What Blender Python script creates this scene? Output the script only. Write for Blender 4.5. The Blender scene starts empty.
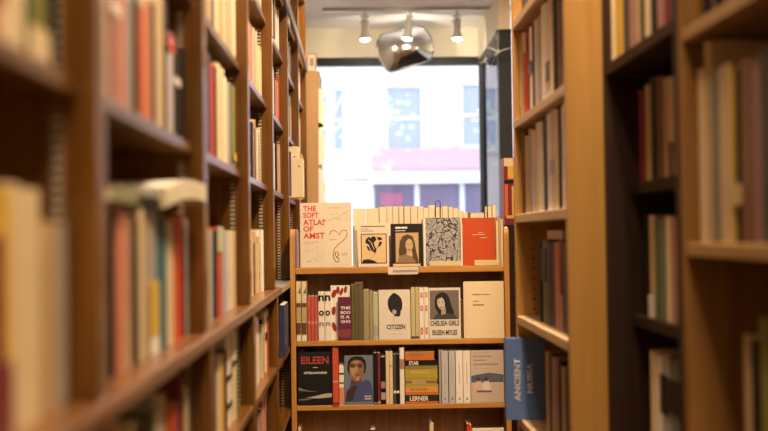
import bpy, math, random
from mathutils import Vector
random.seed(7)
C = bpy.context.scene.collection
F = 768*50/36
# ---------------------------------------------------------------- camera
YAW, PITCH, ROLL = math.radians(1.40), math.radians(1.10), math.radians(0.75)
CAM = Vector((0, 0, 1.5))
f_ = Vector((math.sin(YAW)*math.cos(PITCH), math.cos(YAW)*math.cos(PITCH), math.sin(PITCH)))
r0 = Vector((math.cos(YAW), -math.sin(YAW), 0))
u0 = r0.cross(f_)
r_ = r0*math.cos(ROLL)-u0*math.sin(ROLL)
u_ = u0*math.cos(ROLL)+r0*math.sin(ROLL)
cd = bpy.data.cameras.new('camera'); cam = bpy.data.objects.new('camera', cd); C.objects.link(cam)
from mathutils import Matrix
m = Matrix((r_, u_, -f_)).transposed().to_4x4(); m.translation = CAM
cam.matrix_world = m
cd.lens = 50; cd.sensor_width = 36; cd.clip_start = .05; cd.clip_end = 200
cd.dof.use_dof = True; cd.dof.focus_distance = 4.5; cd.dof.aperture_fstop = 2.0
bpy.context.scene.camera = cam

def ray(px, py): return f_*F + r_*(px-384) + u_*(215.5-py)
def atY(px, py, Y):
    d = ray(px, py); t = Y/d.y; p = CAM+d*t; return p.x, p.z
def atX(px, py, X):
    d = ray(px, py); t = X/d.x; p = CAM+d*t; return p.y, p.z
def proj(x, y, z):
    v = Vector((x, y, z))-CAM; dz = v.dot(f_)
    if dz < .05: return None
    return 384+F*v.dot(r_)/dz, 215.5-F*v.dot(u_)/dz

# ---------------------------------------------------------------- materials
MATS = {}
def nodes(name):
    mt = bpy.data.materials.new(name); mt.use_nodes = True
    nt = mt.node_tree; return mt, nt, nt.nodes['Principled BSDF']
def plain(name, col, rough=.5, metal=0, coat=0, emit=None, es=0, var=.12, noise=60):
    if name in MATS: return MATS[name]
    mt, nt, b = nodes(name)
    tc = nt.nodes.new('ShaderNodeTexCoord'); n = nt.nodes.new('ShaderNodeTexNoise')
    n.inputs['Scale'].default_value = noise
    nt.links.new(tc.outputs['Object'], n.inputs['Vector'])
    oi = nt.nodes.new('ShaderNodeObjectInfo')
    mr = nt.nodes.new('ShaderNodeMapRange'); mr.inputs[3].default_value = 1-var/2; mr.inputs[4].default_value = 1+var/2
    nt.links.new(n.outputs['Fac'], mr.inputs[0])
    hs = nt.nodes.new('ShaderNodeHueSaturation'); hs.inputs['Color'].default_value = (*col, 1)
    nt.links.new(mr.outputs[0], hs.inputs['Value']); nt.links.new(hs.outputs[0], b.inputs['Base Color'])
    b.inputs['Roughness'].default_value = rough; b.inputs['Metallic'].default_value = metal
    b.inputs['Coat Weight'].default_value = coat; b.inputs['Coat Roughness'].default_value = .08
    if not metal and rough > .35: b.inputs['Specular IOR Level'].default_value = .25
    if emit: b.inputs['Emission Color'].default_value = (*emit, 1); b.inputs['Emission Strength'].default_value = es
    MATS[name] = mt; return mt
def wood(name, a, b_, axis='z', rough=.4, coat=0, scale=1, coatr=.2):
    if name in MATS: return MATS[name]
    mt, nt, b = nodes(name)
    tc = nt.nodes.new('ShaderNodeTexCoord'); mp = nt.nodes.new('ShaderNodeMapping')
    s = {'x': (1.5, 28, 28), 'y': (28, 1.5, 28), 'z': (28, 28, 1.5)}[axis]
    mp.inputs['Scale'].default_value = [q*scale for q in s]
    n = nt.nodes.new('ShaderNodeTexNoise'); n.inputs['Scale'].default_value = 1.6; n.inputs['Detail'].default_value = 5
    n.inputs['Distortion'].default_value = .6
    cr = nt.nodes.new('ShaderNodeValToRGB')
    cr.color_ramp.elements[0].position = .3; cr.color_ramp.elements[0].color = (*a, 1)
    cr.color_ramp.elements[1].position = .7; cr.color_ramp.elements[1].color = (*b_, 1)
    L = nt.links.new
    L(tc.outputs['Object'], mp.inputs['Vector']); L(mp.outputs[0], n.inputs['Vector'])
    L(n.outputs['Fac'], cr.inputs[0]); L(cr.outputs[0], b.inputs['Base Color'])
    bp = nt.nodes.new('ShaderNodeBump'); bp.inputs['Strength'].default_value = .08; bp.inputs['Distance'].default_value = .002
    L(n.outputs['Fac'], bp.inputs['Height']); L(bp.outputs[0], b.inputs['Normal'])
    b.inputs['Roughness'].default_value = rough
    b.inputs['Coat Weight'].default_value = coat; b.inputs['Coat Roughness'].default_value = coatr
    b.inputs['Specular IOR Level'].default_value = .25
    MATS[name] = mt; return mt
PAL = {
 'cream': (.72, .57, .36), 'tan': (.50, .35, .19), 'white': (.80, .74, .67), 'black': (.010, .008, .008),
 'dark grey': (.07, .06, .06), 'grey': (.37, .34, .32), 'red': (.50, .045, .03), 'pink': (.62, .25, .19),
 'orange': (.62, .13, .035), 'brown': (.14, .06, .025), 'navy': (.03, .04, .11), 'teal': (.06, .17, .20),
 'green': (.10, .14, .05), 'olive': (.24, .22, .06), 'yellow': (.66, .42, .06), 'purple': (.11, .05, .10),
 'blue': (.09, .20, .46), 'lavender': (.58, .52, .56), 'maroon': (.19, .025, .04), 'salmon': (.66, .25, .15),
 'grey-green': (.14, .17, .13), 'pale green': (.45, .46, .30), 'rose': (.40, .20, .17),
}
def bc(c): return plain('book_cloth_'+c.replace(' ', '_').replace('-', '_'), PAL[c], .5, coat=0 if c == 'black' else .08)
M_pages, nt, b = nodes('page_block')
tc = nt.nodes.new('ShaderNodeTexCoord'); n = nt.nodes.new('ShaderNodeTexNoise'); mp = nt.nodes.new('ShaderNodeMapping')
mp.inputs['Scale'].default_value = (900, 3, 3); cr = nt.nodes.new('ShaderNodeValToRGB')
cr.color_ramp.elements[0].color = (.60, .50, .34, 1); cr.color_ramp.elements[1].color = (.84, .76, .60, 1)
nt.links.new(tc.outputs['Object'], mp.inputs[0]); nt.links.new(mp.outputs[0], n.inputs[0]); nt.links.new(n.outputs['Fac'], cr.inputs[0]); nt.links.new(cr.outputs[0], b.inputs[0])
b.inputs['Roughness'].default_value = .8
W_red = {a: wood('varnished_red_brown_wood_'+a, (.095, .034, .003), (.19, .074, .008), a, .34, .36, coatr=.14) for a in 'xyz'}
W_oak = {a: wood('golden_oak_'+a, (.44, .20, .045), (.58, .29, .075), a, .42, .15) for a in 'xyz'}
W_ply = {a: wood('honey_plywood_'+a, (.40, .205, .048), (.50, .27, .075), a, .45, .1, .6) for a in 'xyz'}
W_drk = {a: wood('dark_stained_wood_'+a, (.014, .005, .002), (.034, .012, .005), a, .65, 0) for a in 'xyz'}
W_mid = {a: wood('brown_ochre_wood_'+a, (.17, .08, .018), (.25, .12, .03), a, .6, 0) for a in 'xyz'}
W_edge = {a: wood('pale_pine_'+a, (.50, .34, .20), (.60, .42, .26), a, .5) for a in 'xyz'}
W_och = {a: wood('ochre_shelf_wood_'+a, (.27, .15, .05), (.36, .21, .075), a, .5) for a in 'xyz'}
W_back = wood('brown_back_board', (.24, .125, .065), (.36, .20, .11), 'z', .5)

# ---------------------------------------------------------------- mesh helpers
class MB:
    def __init__(s): s.v = []; s.f = []; s.mi = []; s.cur = 0
    def face(s, idx): s.f.append(idx); s.mi.append(s.cur)
    def box(s, x0, x1, y0, y1, z0, z1):
        b = len(s.v)
        s.v += [(x0,y0,z0),(x1,y0,z0),(x1,y1,z0),(x0,y1,z0),(x0,y0,z1),(x1,y0,z1),(x1,y1,z1),(x0,y1,z1)]
        for q in ((3,2,1,0),(4,5,6,7),(0,1,5,4),(1,2,6,5),(2,3,7,6),(3,0,4,7)): s.face([b+i for i in q])
        return s
    def hull(s, A, B):      # two equal loops -> closed prism
        b = len(s.v); n = len(A); s.v += list(A)+list(B)
        s.face([b+i for i in range(n)][::-1]); s.face([b+n+i for i in range(n)])
        for i in range(n): j = (i+1) % n; s.face([b+i, b+j, b+n+j, b+n+i])
        return s
    def poly(s, pts, y0, y1):   # outline in x,z extruded along y (front = y0)
        return s.hull([(x, y1, z) for x, z in pts], [(x, y0, z) for x, z in pts])
    def lathe(s, prof, n=20, c=(0,0,0), ax='z'):
        b = len(s.v)
        for r, h in prof:
            for k in range(n):
                a = 2*math.pi*k/n; p = (r*math.cos(a), r*math.sin(a), h)
                if ax == 'y': p = (p[0], p[2], p[1])
                if ax == 'x': p = (p[2], p[0], p[1])
                s.v.append((c[0]+p[0], c[1]+p[1], c[2]+p[2]))
        for i in range(len(prof)-1):
            for k in range(n):
                j = (k+1) % n; s.face([b+i*n+k, b+i*n+j, b+(i+1)*n+j, b+(i+1)*n+k])
        s.face([b+k for k in range(n)][::-1]); s.face([b+(len(prof)-1)*n+k for k in range(n)])
        return s
    def tube(s, pts, r, n=8, closed=False):
        pts = [Vector(p) for p in pts]; b = len(s.v); m_ = len(pts)
        for i, p in enumerate(pts):
            a = pts[(i-1) % m_] if (closed or i) else p; c = pts[(i+1) % m_] if (closed or i < m_-1) else p
            t = (c-a).normalized(); up = Vector((0,0,1)) if abs(t.z) < .9 else Vector((1,0,0))
            e = t.cross(up).normalized(); g = t.cross(e)
            rr = r[i] if isinstance(r, (list, tuple)) else r
            for k in range(n):
                q = 2*math.pi*k/n; s.v.append(tuple(p+(e*math.cos(q)+g*math.sin(q))*rr))
        for i in range(m_ if closed else m_-1):
            i2 = (i+1) % m_
            for k in range(n):
                j = (k+1) % n; s.face([b+i*n+k, b+i*n+j, b+i2*n+j, b+i2*n+k])
        if not closed: s.face([b+k for k in range(n)][::-1]); s.face([b+(m_-1)*n+k for k in range(n)])
        return s
    def build(s, name, mats, parent=None, smooth=False, bevel=0, loc=None):
        me = bpy.data.meshes.new(name); me.from_pydata(s.v, [], s.f)
        if not isinstance(mats, (list, tuple)): mats = [mats]
        for q in mats: me.materials.append(q)
        me.polygons.foreach_set('material_index', s.mi)
        import bmesh
        bm = bmesh.new(); bm.from_mesh(me); bmesh.ops.recalc_face_normals(bm, faces=bm.faces); bm.to_mesh(me); bm.free()
        if smooth:
            me.polygons.foreach_set('use_smooth', [True]*len(me.polygons))
        o = bpy.data.objects.new(name, me); C.objects.link(o)
        if parent: o.parent = parent
        if loc: o.location = loc
        if bevel:
            bv = o.modifiers.new('bevel', 'BEVEL'); bv.width = bevel; bv.segments = 2; bv.limit_method = 'ANGLE'
        return o
def tag(o, label, cat, group=None, kind=None):
    o['label'] = label; o['category'] = cat
    if group: o['group'] = group
    if kind: o['kind'] = kind
    return o
def empty(name, loc, label, cat, group=None, rz=0):
    o = bpy.data.objects.new(name, None); C.objects.link(o); o.empty_display_size = .05
    o.location = loc; o.rotation_euler = (0, 0, rz)
    return tag(o, label, cat, group)
def struct(name, mb, mat, **k):
    o = mb.build(name, mat, **k)
    if not k.get('parent'): o['kind'] = 'structure'
    return o
def text(s, name, mat, parent, x0, x1, z0, z1, y, rot=None, align='LEFT', depth=.0003):
    cu = bpy.data.curves.new(name, 'FONT'); cu.body = s; cu.size = 1; cu.align_x = align; cu.space_line = .85
    cu.resolution_u = 2; cu.offset = .028
    t = bpy.data.objects.new('tmp', cu); C.objects.link(t)
    bpy.context.view_layer.update()
    me = bpy.data.meshes.new_from_object(t.evaluated_get(bpy.context.evaluated_depsgraph_get()))
    bpy.data.objects.remove(t)
    P = [(v.co.x, v.co.y) for v in me.vertices]
    if rot == 'up': P = [(-b, a) for a, b in P]
    if rot == 'down': P = [(b, -a) for a, b in P]
    xs = [p[0] for p in P]; zs = [p[1] for p in P]
    ax, bx, az, bz = min(xs), max(xs), min(zs), max(zs)
    for v, p in zip(me.vertices, P):
        v.co = (x0+(p[0]-ax)/(bx-ax)*(x1-x0), y, z0+(p[1]-az)/(bz-az)*(z1-z0))
    me.materials.clear(); me.materials.append(mat)
    o = bpy.data.objects.new(name, me); C.objects.link(o); o.parent = parent
    return o

# ---------------------------------------------------------------- generic standing book, spine towards local -Y
def book_parts(mbc, mbp, t, h, w, kind, ox=0, oy=0, oz=0):
    c = .0022 if kind == 'hard' else .0008
    ins = .003 if kind == 'hard' else .0002
    n = 6 if kind == 'hard' else 2
    bul = min(.006, t*.18) if kind == 'hard' else .0006
    out = []; inn = []
    for i in range(n+1):
        u = -1+2*i/n; yy = bul*(u*u)
        out.append((ox+u*t/2, oy+yy)); inn.append((ox+u*(t/2-c), oy+yy+c*1.2))
    U = [(ox-t/2, oy+w)]+out+[(ox+t/2, oy+w)]
    I = [(ox-t/2+c, oy+w)]+inn+[(ox+t/2-c, oy+w)]
    b = len(mbc.v); k = len(U)
    for z in (oz, oz+h):
        mbc.v += [(x, y, z) for x, y in U]+[(x, y, z) for x, y in I]
    T = 2*k
    for i in range(k-1):
        mbc.face([b+i, b+i+1, b+T+i+1, b+T+i]); mbc.face([b+k+i+1, b+k+i, b+T+k+i, b+T+k+i+1])
        mbc.face([b+i+1, b+i, b+k+i, b+k+i+1]); mbc.face([b+T+i, b+T+i+1, b+T+k+i+1, b+T+k+i])
    for a in (0, k-1):
        mbc.face([b+a, b+T+a, b+T+k+a, b+k+a])
    mbp.box(ox-t/2+c*1.02, ox+t/2-c*1.02, oy+bul+c*1.5, oy+w-ins-.0002, oz+ins+.00005, oz+h-ins)
def spine_book(loc, t, h, w, color, label, group, rz=0, kind='hard', band=None, name='book', lean=0):
    r = empty(name, loc, label, 'book', group, rz)
    if lean: r.rotation_euler = (0, lean, rz)
    c, p = MB(), MB(); book_parts(c, p, t, h, w, kind)
    c.build('cover', bc(color) if isinstance(color, str) else color, r); p.build('pages', M_pages, r)
    for (z0, z1, col) in (band or []):
        MB().box(-t*.47, t*.47, -.0006, .002 if kind == 'hard' else .0005, z0*h, z1*h).build('spine_label', bc(col), r)
    return r

# ================================================================ THE ROOM
HC = 1.5+1.76
YW = 9.0
paint = plain('cream_wall_paint', (.84, .76, .60), .7, var=.05, noise=4)
ceilp = plain('white_ceiling_paint', (.92, .90, .91), .75, var=.04, noise=3)
floorm = wood('dark_floor_boards', (.10, .05, .025), (.18, .09, .045), 'y', .4, .2, .4)
struct('floor', MB().box(-1.4, 3.2, -4.2, 9.3, -.06, 0), floorm)
struct('ceiling', MB().box(-1.4, 3.2, -4.2, 9.3, HC, HC+.08), ceilp)
struct('wall_left', MB().box(-1.05, -.95, -4.2, 9.3, 0, HC), paint)
struct('wall_right', MB().box(2.4, 2.5, -4.2, 9.3, 0, HC), paint)
struct('wall_back', MB().box(-.95, 2.4, -4.2, -4.1, 0, HC), paint)
xl, zt = atY(322, 60, YW); xr, _ = atY(487, 57, YW)
xl = -.62
zt = atY(405, 57, YW)[1]
SILL = .5
px0_e = atY(499, 100, 7.7)[0]+.125
wf = MB(); wf.box(-.95, xl, YW, YW+.2, 0, HC); struct('wall_entry', MB().box(px0_e, 2.39, 7.70, 7.78, 0, HC-.001), paint)
wf.box(xl, xr, YW, YW+.2, zt, HC); wf.box(xl, xr, YW, YW+.2, 0, SILL)
struct('wall_front', wf, paint)
blk = plain('black_window_metal', (.02, .022, .028), .4, var=.1)
win = bpy.data.objects.new('window_1', None); C.objects.link(win); win.location = (0, YW, 0); win['kind'] = 'structure'
fr = .065
q = MB(); q.box(xl, xl+fr, .02, .10, SILL, zt); q.box(xr-fr, xr, .02, .10, SILL, zt); q.box(xl+fr, xr-fr, .02, .10, zt-fr, zt); q.box(xl+fr, xr-fr, .02, .10, SILL, SILL+fr)
q.build('window_frame', blk, win, bevel=.003)
gm = bpy.data.materials.new('window_glass'); gm.use_nodes = True; nt = gm.node_tree; nt.nodes.clear()
o_ = nt.nodes.new('ShaderNodeOutputMaterial'); mx = nt.nodes.new('ShaderNodeMixShader'); tr = nt.nodes.new('ShaderNodeBsdfTransparent'); gl = nt.nodes.new('ShaderNodeBsdfGlossy'); fn = nt.nodes.new('ShaderNodeFresnel')
gl.inputs['Roughness'].default_value = .0; fn.inputs[0].default_value = 1.5; tr.inputs[0].default_value = (.94, .96, .98, 1)
nt.links.new(fn.outputs[0], mx.inputs[0]); nt.links.new(tr.outputs[0], mx.inputs[1]); nt.links.new(gl.outputs[0], mx.inputs[2]); nt.links.new(mx.outputs[0], o_.inputs[0])
MB().box(xl+fr-.005, xr-fr+.005, .055, .061, SILL+fr-.005, zt-fr+.005).build('window_pane', gm, win)
# glazed side return with the dark post
xs = xr+.02
Yp = 7.7
px0 = atY(499, 100, Yp)[0]; zpt = atY(505, 31, Yp)[1]
post = empty('door_post', (px0, Yp, 0), 'black square post beside the shop window at the end of the right bookcase', 'post')
MB().box(0, .098, 0, .09, 0, zpt-.0).build('post_body', blk, post, bevel=.004)
MB().box(-.006, .104, -.006, .096, zpt, zpt+.012).build('cap', blk, post)
win2 = bpy.data.objects.new('window_2', None); C.objects.link(win2); win2.location = (px0+.045, 0, 0); win2['kind'] = 'structure'
fm = MB(); fm.box(-.02, .02, Yp+.1, YW, zpt-.06, zpt); fm.box(-.02, .02, Yp+.1, YW, 0, .4); fm.box(-.02, .02, YW-.06, YW, .4, zpt-.06)
fm.build('window_frame', blk, win2, bevel=.003)
struct('wall_side_window', MB().box(px0+.005, px0+.09, Yp+.001, YW+.2, zpt+.013, HC), paint)
MB().box(-.004, .004, Yp+.1, YW-.06, .4, zpt-.06).build('window_pane', gm, win2)

# ================================================================ LIGHTS
def area(name, loc, size, power, col, aim=None, parent=None, spot=None):
    l = bpy.data.lights.new(name, 'SPOT' if spot else 'AREA')
    if spot: l.spot_size = math.radians(spot); l.spot_blend = .6; l.shadow_soft_size = size
    else: l.shape = 'DISK'; l.size = size
    l.energy = power; l.color = col
    o = bpy.data.objects.new(name, l); C.objects.link(o); o.location = loc
    if aim: o.rotation_euler = (Vector(aim)-Vector(loc)).to_track_quat('-Z', 'Y').to_euler()
    if parent: o.parent = parent
    return o
WARM = (1, .755, .48)
bulb = plain('warm_lamp_glow', (1, .9, .75), .5, emit=(1, .80, .55), es=14)
white_m = plain('white_enamel', (.72, .72, .72), .3, var=.03)
lampspots = [(.42, 3.4, 62), (.40, 2.2, 42), (.15, .6, 28), (.40, -1.0, 34), (.30, -2.8, 30), (.08, 6.0, 26), (.45, 6.1, 26), (.86, 6.0, 26)]
proto = None
for i, (x, y, pw) in enumerate(lampspots):
    if proto is None:
        t = empty('ceiling_lamp', (x, y, HC), '', 'lamp')
        MB().lathe([(.115, -.001), (.12, -.02), (.10, -.035), (.085, -.03)], 28).build('housing', white_m, t, smooth=True)
        MB().lathe([(.083, -.031), (.083, -.037)], 28).build('diffuser', bulb, t)
        proto = t
    else:
        t = proto.copy(); C.objects.link(t)
        for ch in list(proto.children):
            if ch.type == 'MESH': c = ch.copy(); C.objects.link(c); c.parent = t
        t.location = (x, y, HC)
    tag(t, 'round white ceiling lamp over the book aisle', 'lamp', 'ceiling lamps along the aisle')
    area('lamp_light', (x, y, HC-.045), .17, pw, WARM, (x, y, 0))

# track with three heads
silver = plain('brushed_nickel', (.62, .60, .58), .3, metal=.8)
YT = 8.2
zt_ = HC
tr_x0 = atY(326, 9, YT)[0]
trk = empty('track_rail', ((tr_x0+1.3)/2, YT, HC), 'grey track rail fixed across the ceiling in front of the window', 'track rail')
hl = (1.3-tr_x0)/2
MB().box(-hl, hl, -.016, .016, -.026, -.001).build('rail', silver, trk, bevel=.002)
MB().box(-hl-.025, -hl, -.02, .02, -.03, -.001).build('end_cap', silver, trk, bevel=.002)
hd = [(365, 'leftmost white spotlight on the ceiling track'), (411, 'middle white spotlight on the track, in front of the hanging mirror'), (457, 'rightmost white spotlight on the ceiling track')]
glow = plain('spot_lamp_glow', (1, .95, .85), .5, emit=(1, .88, .68), es=25)
sp0 = None
for i, (px, lb) in enumerate(hd):
    x, z = atY(px, 13, YT)
    if sp0 is None:
        t = empty('track_spotlight', (x, YT, HC-.027), lb, 'spotlight', 'spotlights on the ceiling track'); sp0 = t
        MB().lathe([(.010, -.035), (.010, 0)], 10).build('stem', white_m, t)
        k = MB(); k.box(-.03, .03, -.012, .012, -.05, -.035); k.tube([(-.045, 0, -.085), (.03, 0, -.075)], .005); k.build('bracket', white_m, t)
        MB().lathe([(.024, -.06), (.028, -.07), (.028, -.16), (.036, -.185), (.040, -.215), (.034, -.215), (.030, -.19)], 22).build('lamp_head', white_m, t, smooth=True)
        MB().lathe([(.034, -.206), (.036, -.217), (.022, -.227)], 22).build('bulb', glow, t)
    else:
        t = sp0.copy(); C.objects.link(t); t.location = (x, YT, HC-.027); t['label'] = lb
        for ch in list(sp0.children):
            if ch.type == 'MESH': c = ch.copy(); C.objects.link(c); c.parent = t
    if i == 1: t.rotation_euler = (0, math.radians(9), 0)
    area('spotlight_beam', (x, YT, HC-.027-.225), .03, 24, (1, .88, .68), (x, 9.0, 3.1), spot=100)
area('added_wall_wash', (.35, 7.9, HC-.10), .05, 1, (1, .85, .6), (.35, 8.9, 2.9), spot=100)  # added spot without a fixture, brightens the wall above the window

# hanging convex mirror
YM = 8.55
cx, cz = atY(405, 49, YM); S = YM/F
outl = [(377.5,55),(376.5,47),(378,40),(381,35.5),(387,33),(395,31.5),(403,29.5),(411,27.5),(418,26),(423,27.5),(427,31),(431,38),(433,46),(433,53),(431.5,59),(426,62),(416,65),(404,68.5),(394,71),(390,71.8),(386,69),(382,64)]
pts = [((x-405)*S, (49-y)*S) for x, y in outl]
mir = empty('convex_mirror', (cx, YM, cz), 'silver faceted convex mirror hanging from the ceiling above the window', 'mirror')
g = MB(); N = len(pts); rings = 10
for k in range(rings+1):
    rr = 1-k/rings if k < rings else 0
    if k == rings: g.v.append((.0, -.13, .0)); break
    for x, z in pts: g.v.append((x*rr, -.13*(1-rr**2), z*rr))
for k in range(rings-1):
    for i in range(N):
        j = (i+1) % N; g.face([k*N+i, k*N+j, (k+1)*N+j, (k+1)*N+i])
for i in range(N): g.face([(rings-1)*N+i, (rings-1)*N+(i+1) % N, rings*N])
mirm = plain('mirror_silver', (.72, .71, .72), .17, metal=1, var=.04)
g.build('mirror_face', mirm, mir, smooth=True)
MB().poly(pts, .0005, .012).build('backing', plain('grey_backing', (.12, .12, .12), .6), mir)
MB().tube([(x, 0, z) for x, z in pts], .0085, 8, True).build('rim', plain('dark_rim', (.10, .10, .11), .3, metal=.6), mir, smooth=True)
MB().tube([(.02, .006, .14), (.02, .006, HC-cz-.002)], .006).build('hanger', silver, mir)

# white bird ornaments on the post top and window frame
bw = plain('white_paper', (.93, .93, .93), .6, var=.03)
def bird(px, py, Y, s, rz, tilt, label):
    x, z = atY(px, py, Y)
    r = empty('bird_ornament', (x, Y, z), label, 'ornament', 'white flying bird ornaments')
    r.rotation_euler = (0, tilt, rz)
    MB().tube([(0, -.05*s, 0), (0, -.035*s, .004*s), (0, 0, 0), (0, .05*s, -.004*s), (0, .085*s, -.004*s)], [.002*s, .011*s, .015*s, .008*s, .003*s], 10).build('body', bw, r, smooth=True)
    for sg in (-1, 1):
        w = [(.008, -.02), (.06, -.028), (.125, .01), (.06, .014), (.008, .02)]
        zz = [0, .022, .045, .024, 0]
        g = MB(); A = [(sg*a*s, b_*s, c*s) for (a, b_), c in zip(w, zz)]; B = [(p[0], p[1], p[2]+.006*s) for p in A]
        g.hull(A, B); g.build('wing', bw, r)
    MB().tube([(0, 0, 0), (0, .0, .004)], .004*s).build('hook', bw, r)
    MB().tube([(0, 0, .01), (0, 0, (HC-z)/math.cos(tilt))], .0009).build('thread', bw, r)
    return r
bird(498, 52, 7.55, .74, .1, .05, 'larger white bird ornament hanging in front of the black post')
bird(484, 62, 8.0, .5, .9, -.5, 'smaller white bird ornament hanging left of the black post')
bird(489, 68, 8.3, .42, -.8, .7, 'smallest white bird ornament, lowest beside the window frame')

# pale wooden cabinet left of the window with torn papers
YC = 7.15
xa = -.90; xb = atY(320, 120, YC)[0]; zc = atY(315, 71, YC)[1]
cab = empty('tall_cabinet', ((xa+xb)/2, YC+.2, 0), 'tall pale wooden cabinet side standing left of the shop window', 'cabinet')
hw = (xb-xa)/2
ply = wood('pale_cabinet_wood', (.34, .20, .09), (.44, .27, .13), 'z', .5, 0, .6)
MB().box(-hw, hw, -.2, -.18, 0, zc).build('side_panel', ply, cab, bevel=.002)
q = MB(); q.box(-hw, hw, -.179, .2, zc-.02, zc); q.box(-hw, -hw+.02, -.179, .2, 0, zc-.021); q.box(hw-.02, hw, -.179, .2, 0, zc-.021); q.build('carcass', ply, cab, bevel=.002)
MB().box(-hw+.021, hw-.021, .18, .199, 0, zc-.021).build('back_panel', ply, cab)
for k in range(4): MB().box(-hw+.021, hw-.021, -.178, .179, .4+k*.45, .42+k*.45).build('shelf', ply, cab)
x0, z0 = atY(307, 71, YC); x1 = atY(316.5, 71, YC)[0]; z1 = atY(310, 52.5, YC)[1]
fb = empty('picture_frame', ((x0+x1)/2, YC+.015, zc), 'small cream framed card standing on the pale cabinet left of the window', 'picture frame')
w_ = (x1-x0)/2; h_ = z1-zc
q = MB(); q.box(-w_, -w_+.008, 0, .02, 0, h_); q.box(w_-.008, w_, 0, .02, 0, h_); q.box(-w_+.008, w_-.008, 0, .02, 0, .008); q.box(-w_+.008, w_-.008, 0, .02, h_-.008, h_)
q.build('frame', plain('tan_frame', (.5, .36, .22), .5), fb); MB().box(-w_+.0081, w_-.0081, .006, .018, .0081, h_-.0081).build('card', plain('card_cream', (.70, .62, .52), .6), fb)
MB().box(-w_*.4, w_*.4, .004, .0059, h_*.3, h_*.72).build('picture', plain('card_picture', (.30, .24, .22), .6), fb)
# flyers taped to the cabinet edge
for k, (ya, yb, lb) in enumerate([(88, 128, 'upper white flyer taped to the edge of the pale cabinet'), (122, 165, 'middle white flyer taped to the edge of the pale cabinet'), (168, 206, 'lowest white flyer taped to the edge of the pale cabinet')]):
    pa = [atY(318.5, ya, YC), (0, 0)]
    L = [(318.6, ya), (323.5, ya+3), (322.6, ya+(yb-ya)*.25), (325.2+k*.6, ya+(yb-ya)*.5), (324.0, yb-9), (327.5 if k == 2 else 325.0, yb-2), (318.6, yb)]
    P = [atY(a, b_, YC) for a, b_ in L]
    o = MB().poly([(p[0]-P[0][0], p[1]-P[0][1]) for p in P], -.0006, .0004).build('paper_flyer', plain('flyer_paper', (.78, .74, .68), .6, var=.2, noise=25), loc=(P[0][0], YC-.0004, P[0][1]))
    tag(o, lb, 'flyer', 'flyers on the cabinet edge')

# ================================================================ STREET OUTSIDE
YF = 24.0
def FX(px): return atY(px, 150, YF)[0]
def FZ(py): return atY(405, py, YF)[1]
brick = bpy.data.materials.new('pale_brick'); brick.use_nodes = True; nt = brick.node_tree; b = nt.nodes['Principled BSDF']
bt = nt.nodes.new('ShaderNodeTexBrick'); tc = nt.nodes.new('ShaderNodeTexCoord'); mp = nt.nodes.new('ShaderNodeMapping'); mp.inputs['Rotation'].default_value = (math.radians(90), 0, 0)
bt.inputs['Color1'].default_value = (.62, .54, .56, 1); bt.inputs['Color2'].default_value = (.55, .47, .49, 1); bt.inputs['Mortar'].default_value = (.7, .66, .62, 1)
bt.inputs['Scale'].default_value = 3.2; bt.inputs['Mortar Size'].default_value = .015
nt.links.new(tc.outputs['Object'], mp.inputs[0]); nt.links.new(mp.outputs[0], bt.inputs[0]); nt.links.new(bt.outputs[0], b.inputs[0]); b.inputs['Roughness'].default_value = .9
bld = empty('building', (0, YF, 0), 'pale brick building across the street with red awning', 'building')
q = MB(); q.box(-14, 16, 0, .5, 0, 12); q.build('brick_wall', brick, bld)
wgl = plain('blue_window_glass', (.30, .34, .44), .12, var=.1)
stone = plain('pale_stone', (.66, .56, .55), .7)
for (a, b1, c, d) in [(388, 421, 88, 149), (463, 500, 86, 146), (313, 343, 90, 149), (388, 421, -30, 45), (463, 500, -30, 45), (541, 577, 86, 146)]:
    w = MB(); X0, X1, Z1, Z0 = FX(a), FX(b1), FZ(c), FZ(d)
    w.box(X0-.08, X0, -.08, -.001, Z0, Z1); w.box(X1, X1+.08, -.08, -.001, Z0, Z1); w.box(X0-.12, X1+.12, -.10, -.001, Z1, Z1+.14); w.box(X0-.12, X1+.12, -.12, -.001, Z0-.1, Z0)
    o = w.build('window', stone, bld)
    MB().box(X0, X1, -.04, -.001, Z0, Z1).build('pane', wgl, o); 
    MB().box(X0, X1, -.06, -.041, (Z0+Z1)/2-.03, (Z0+Z1)/2+.03).build('sash_bar', stone, o)
redm = plain('faded_red_awning', (.50, .31, .36), .7, var=.2, noise=4)
X0, X1 = FX(371), FX(640)
za, zb = FZ(150), FZ(171)
MB().hull([(X0, -.01, zb), (X0, -.01, za), (X0, -.25, za), (X0, -.6, zb)], [(X1, -.01, zb), (X1, -.01, za), (X1, -.25, za), (X1, -.6, zb)]).build('awning', redm, bld)
MB().box(X0-.05, X1, -.45, -.01, FZ(184), zb-.01).build('fascia', plain('white_fascia', (.80, .84, .88), .6), bld)
MB().box(X0, X1, -.06, -.01, .6, FZ(184)-.01).build('shop_front', plain('purple_grey_shopfront', (.14, .11, .20), .3, var=.5, noise=2), bld)
for k in range(7):
    xx = X0+k*(X1-X0)/6; MB().box(xx-.05, xx+.05, -.12, -.061, .6, FZ(184)-.011).build('mullion', plain('pale_mullion', (.7, .72, .75), .5), bld)
MB().box(FX(380), FX(402), -.10, -.062, FZ(205), FZ(193)).build('shop_display', plain('red_display', (.36, .11, .20), .5), bld)
MB().box(FX(345), FX(371.5), -.3, -.01, FZ(178), FZ(156)).build('shop_sign', plain('white_sign', (.86, .88, .90), .5), bld)
MB().box(FX(348), FX(370), -.1, -.01, 0, FZ(180)).build('shop_door', plain('white_door', (.84, .86, .90), .5), bld)
struct('ground', MB().box(-30, 30, 9.35, 60, -.16, -.06), plain('asphalt', (.5, .5, .5), .9, var=.2, noise=8))
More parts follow.
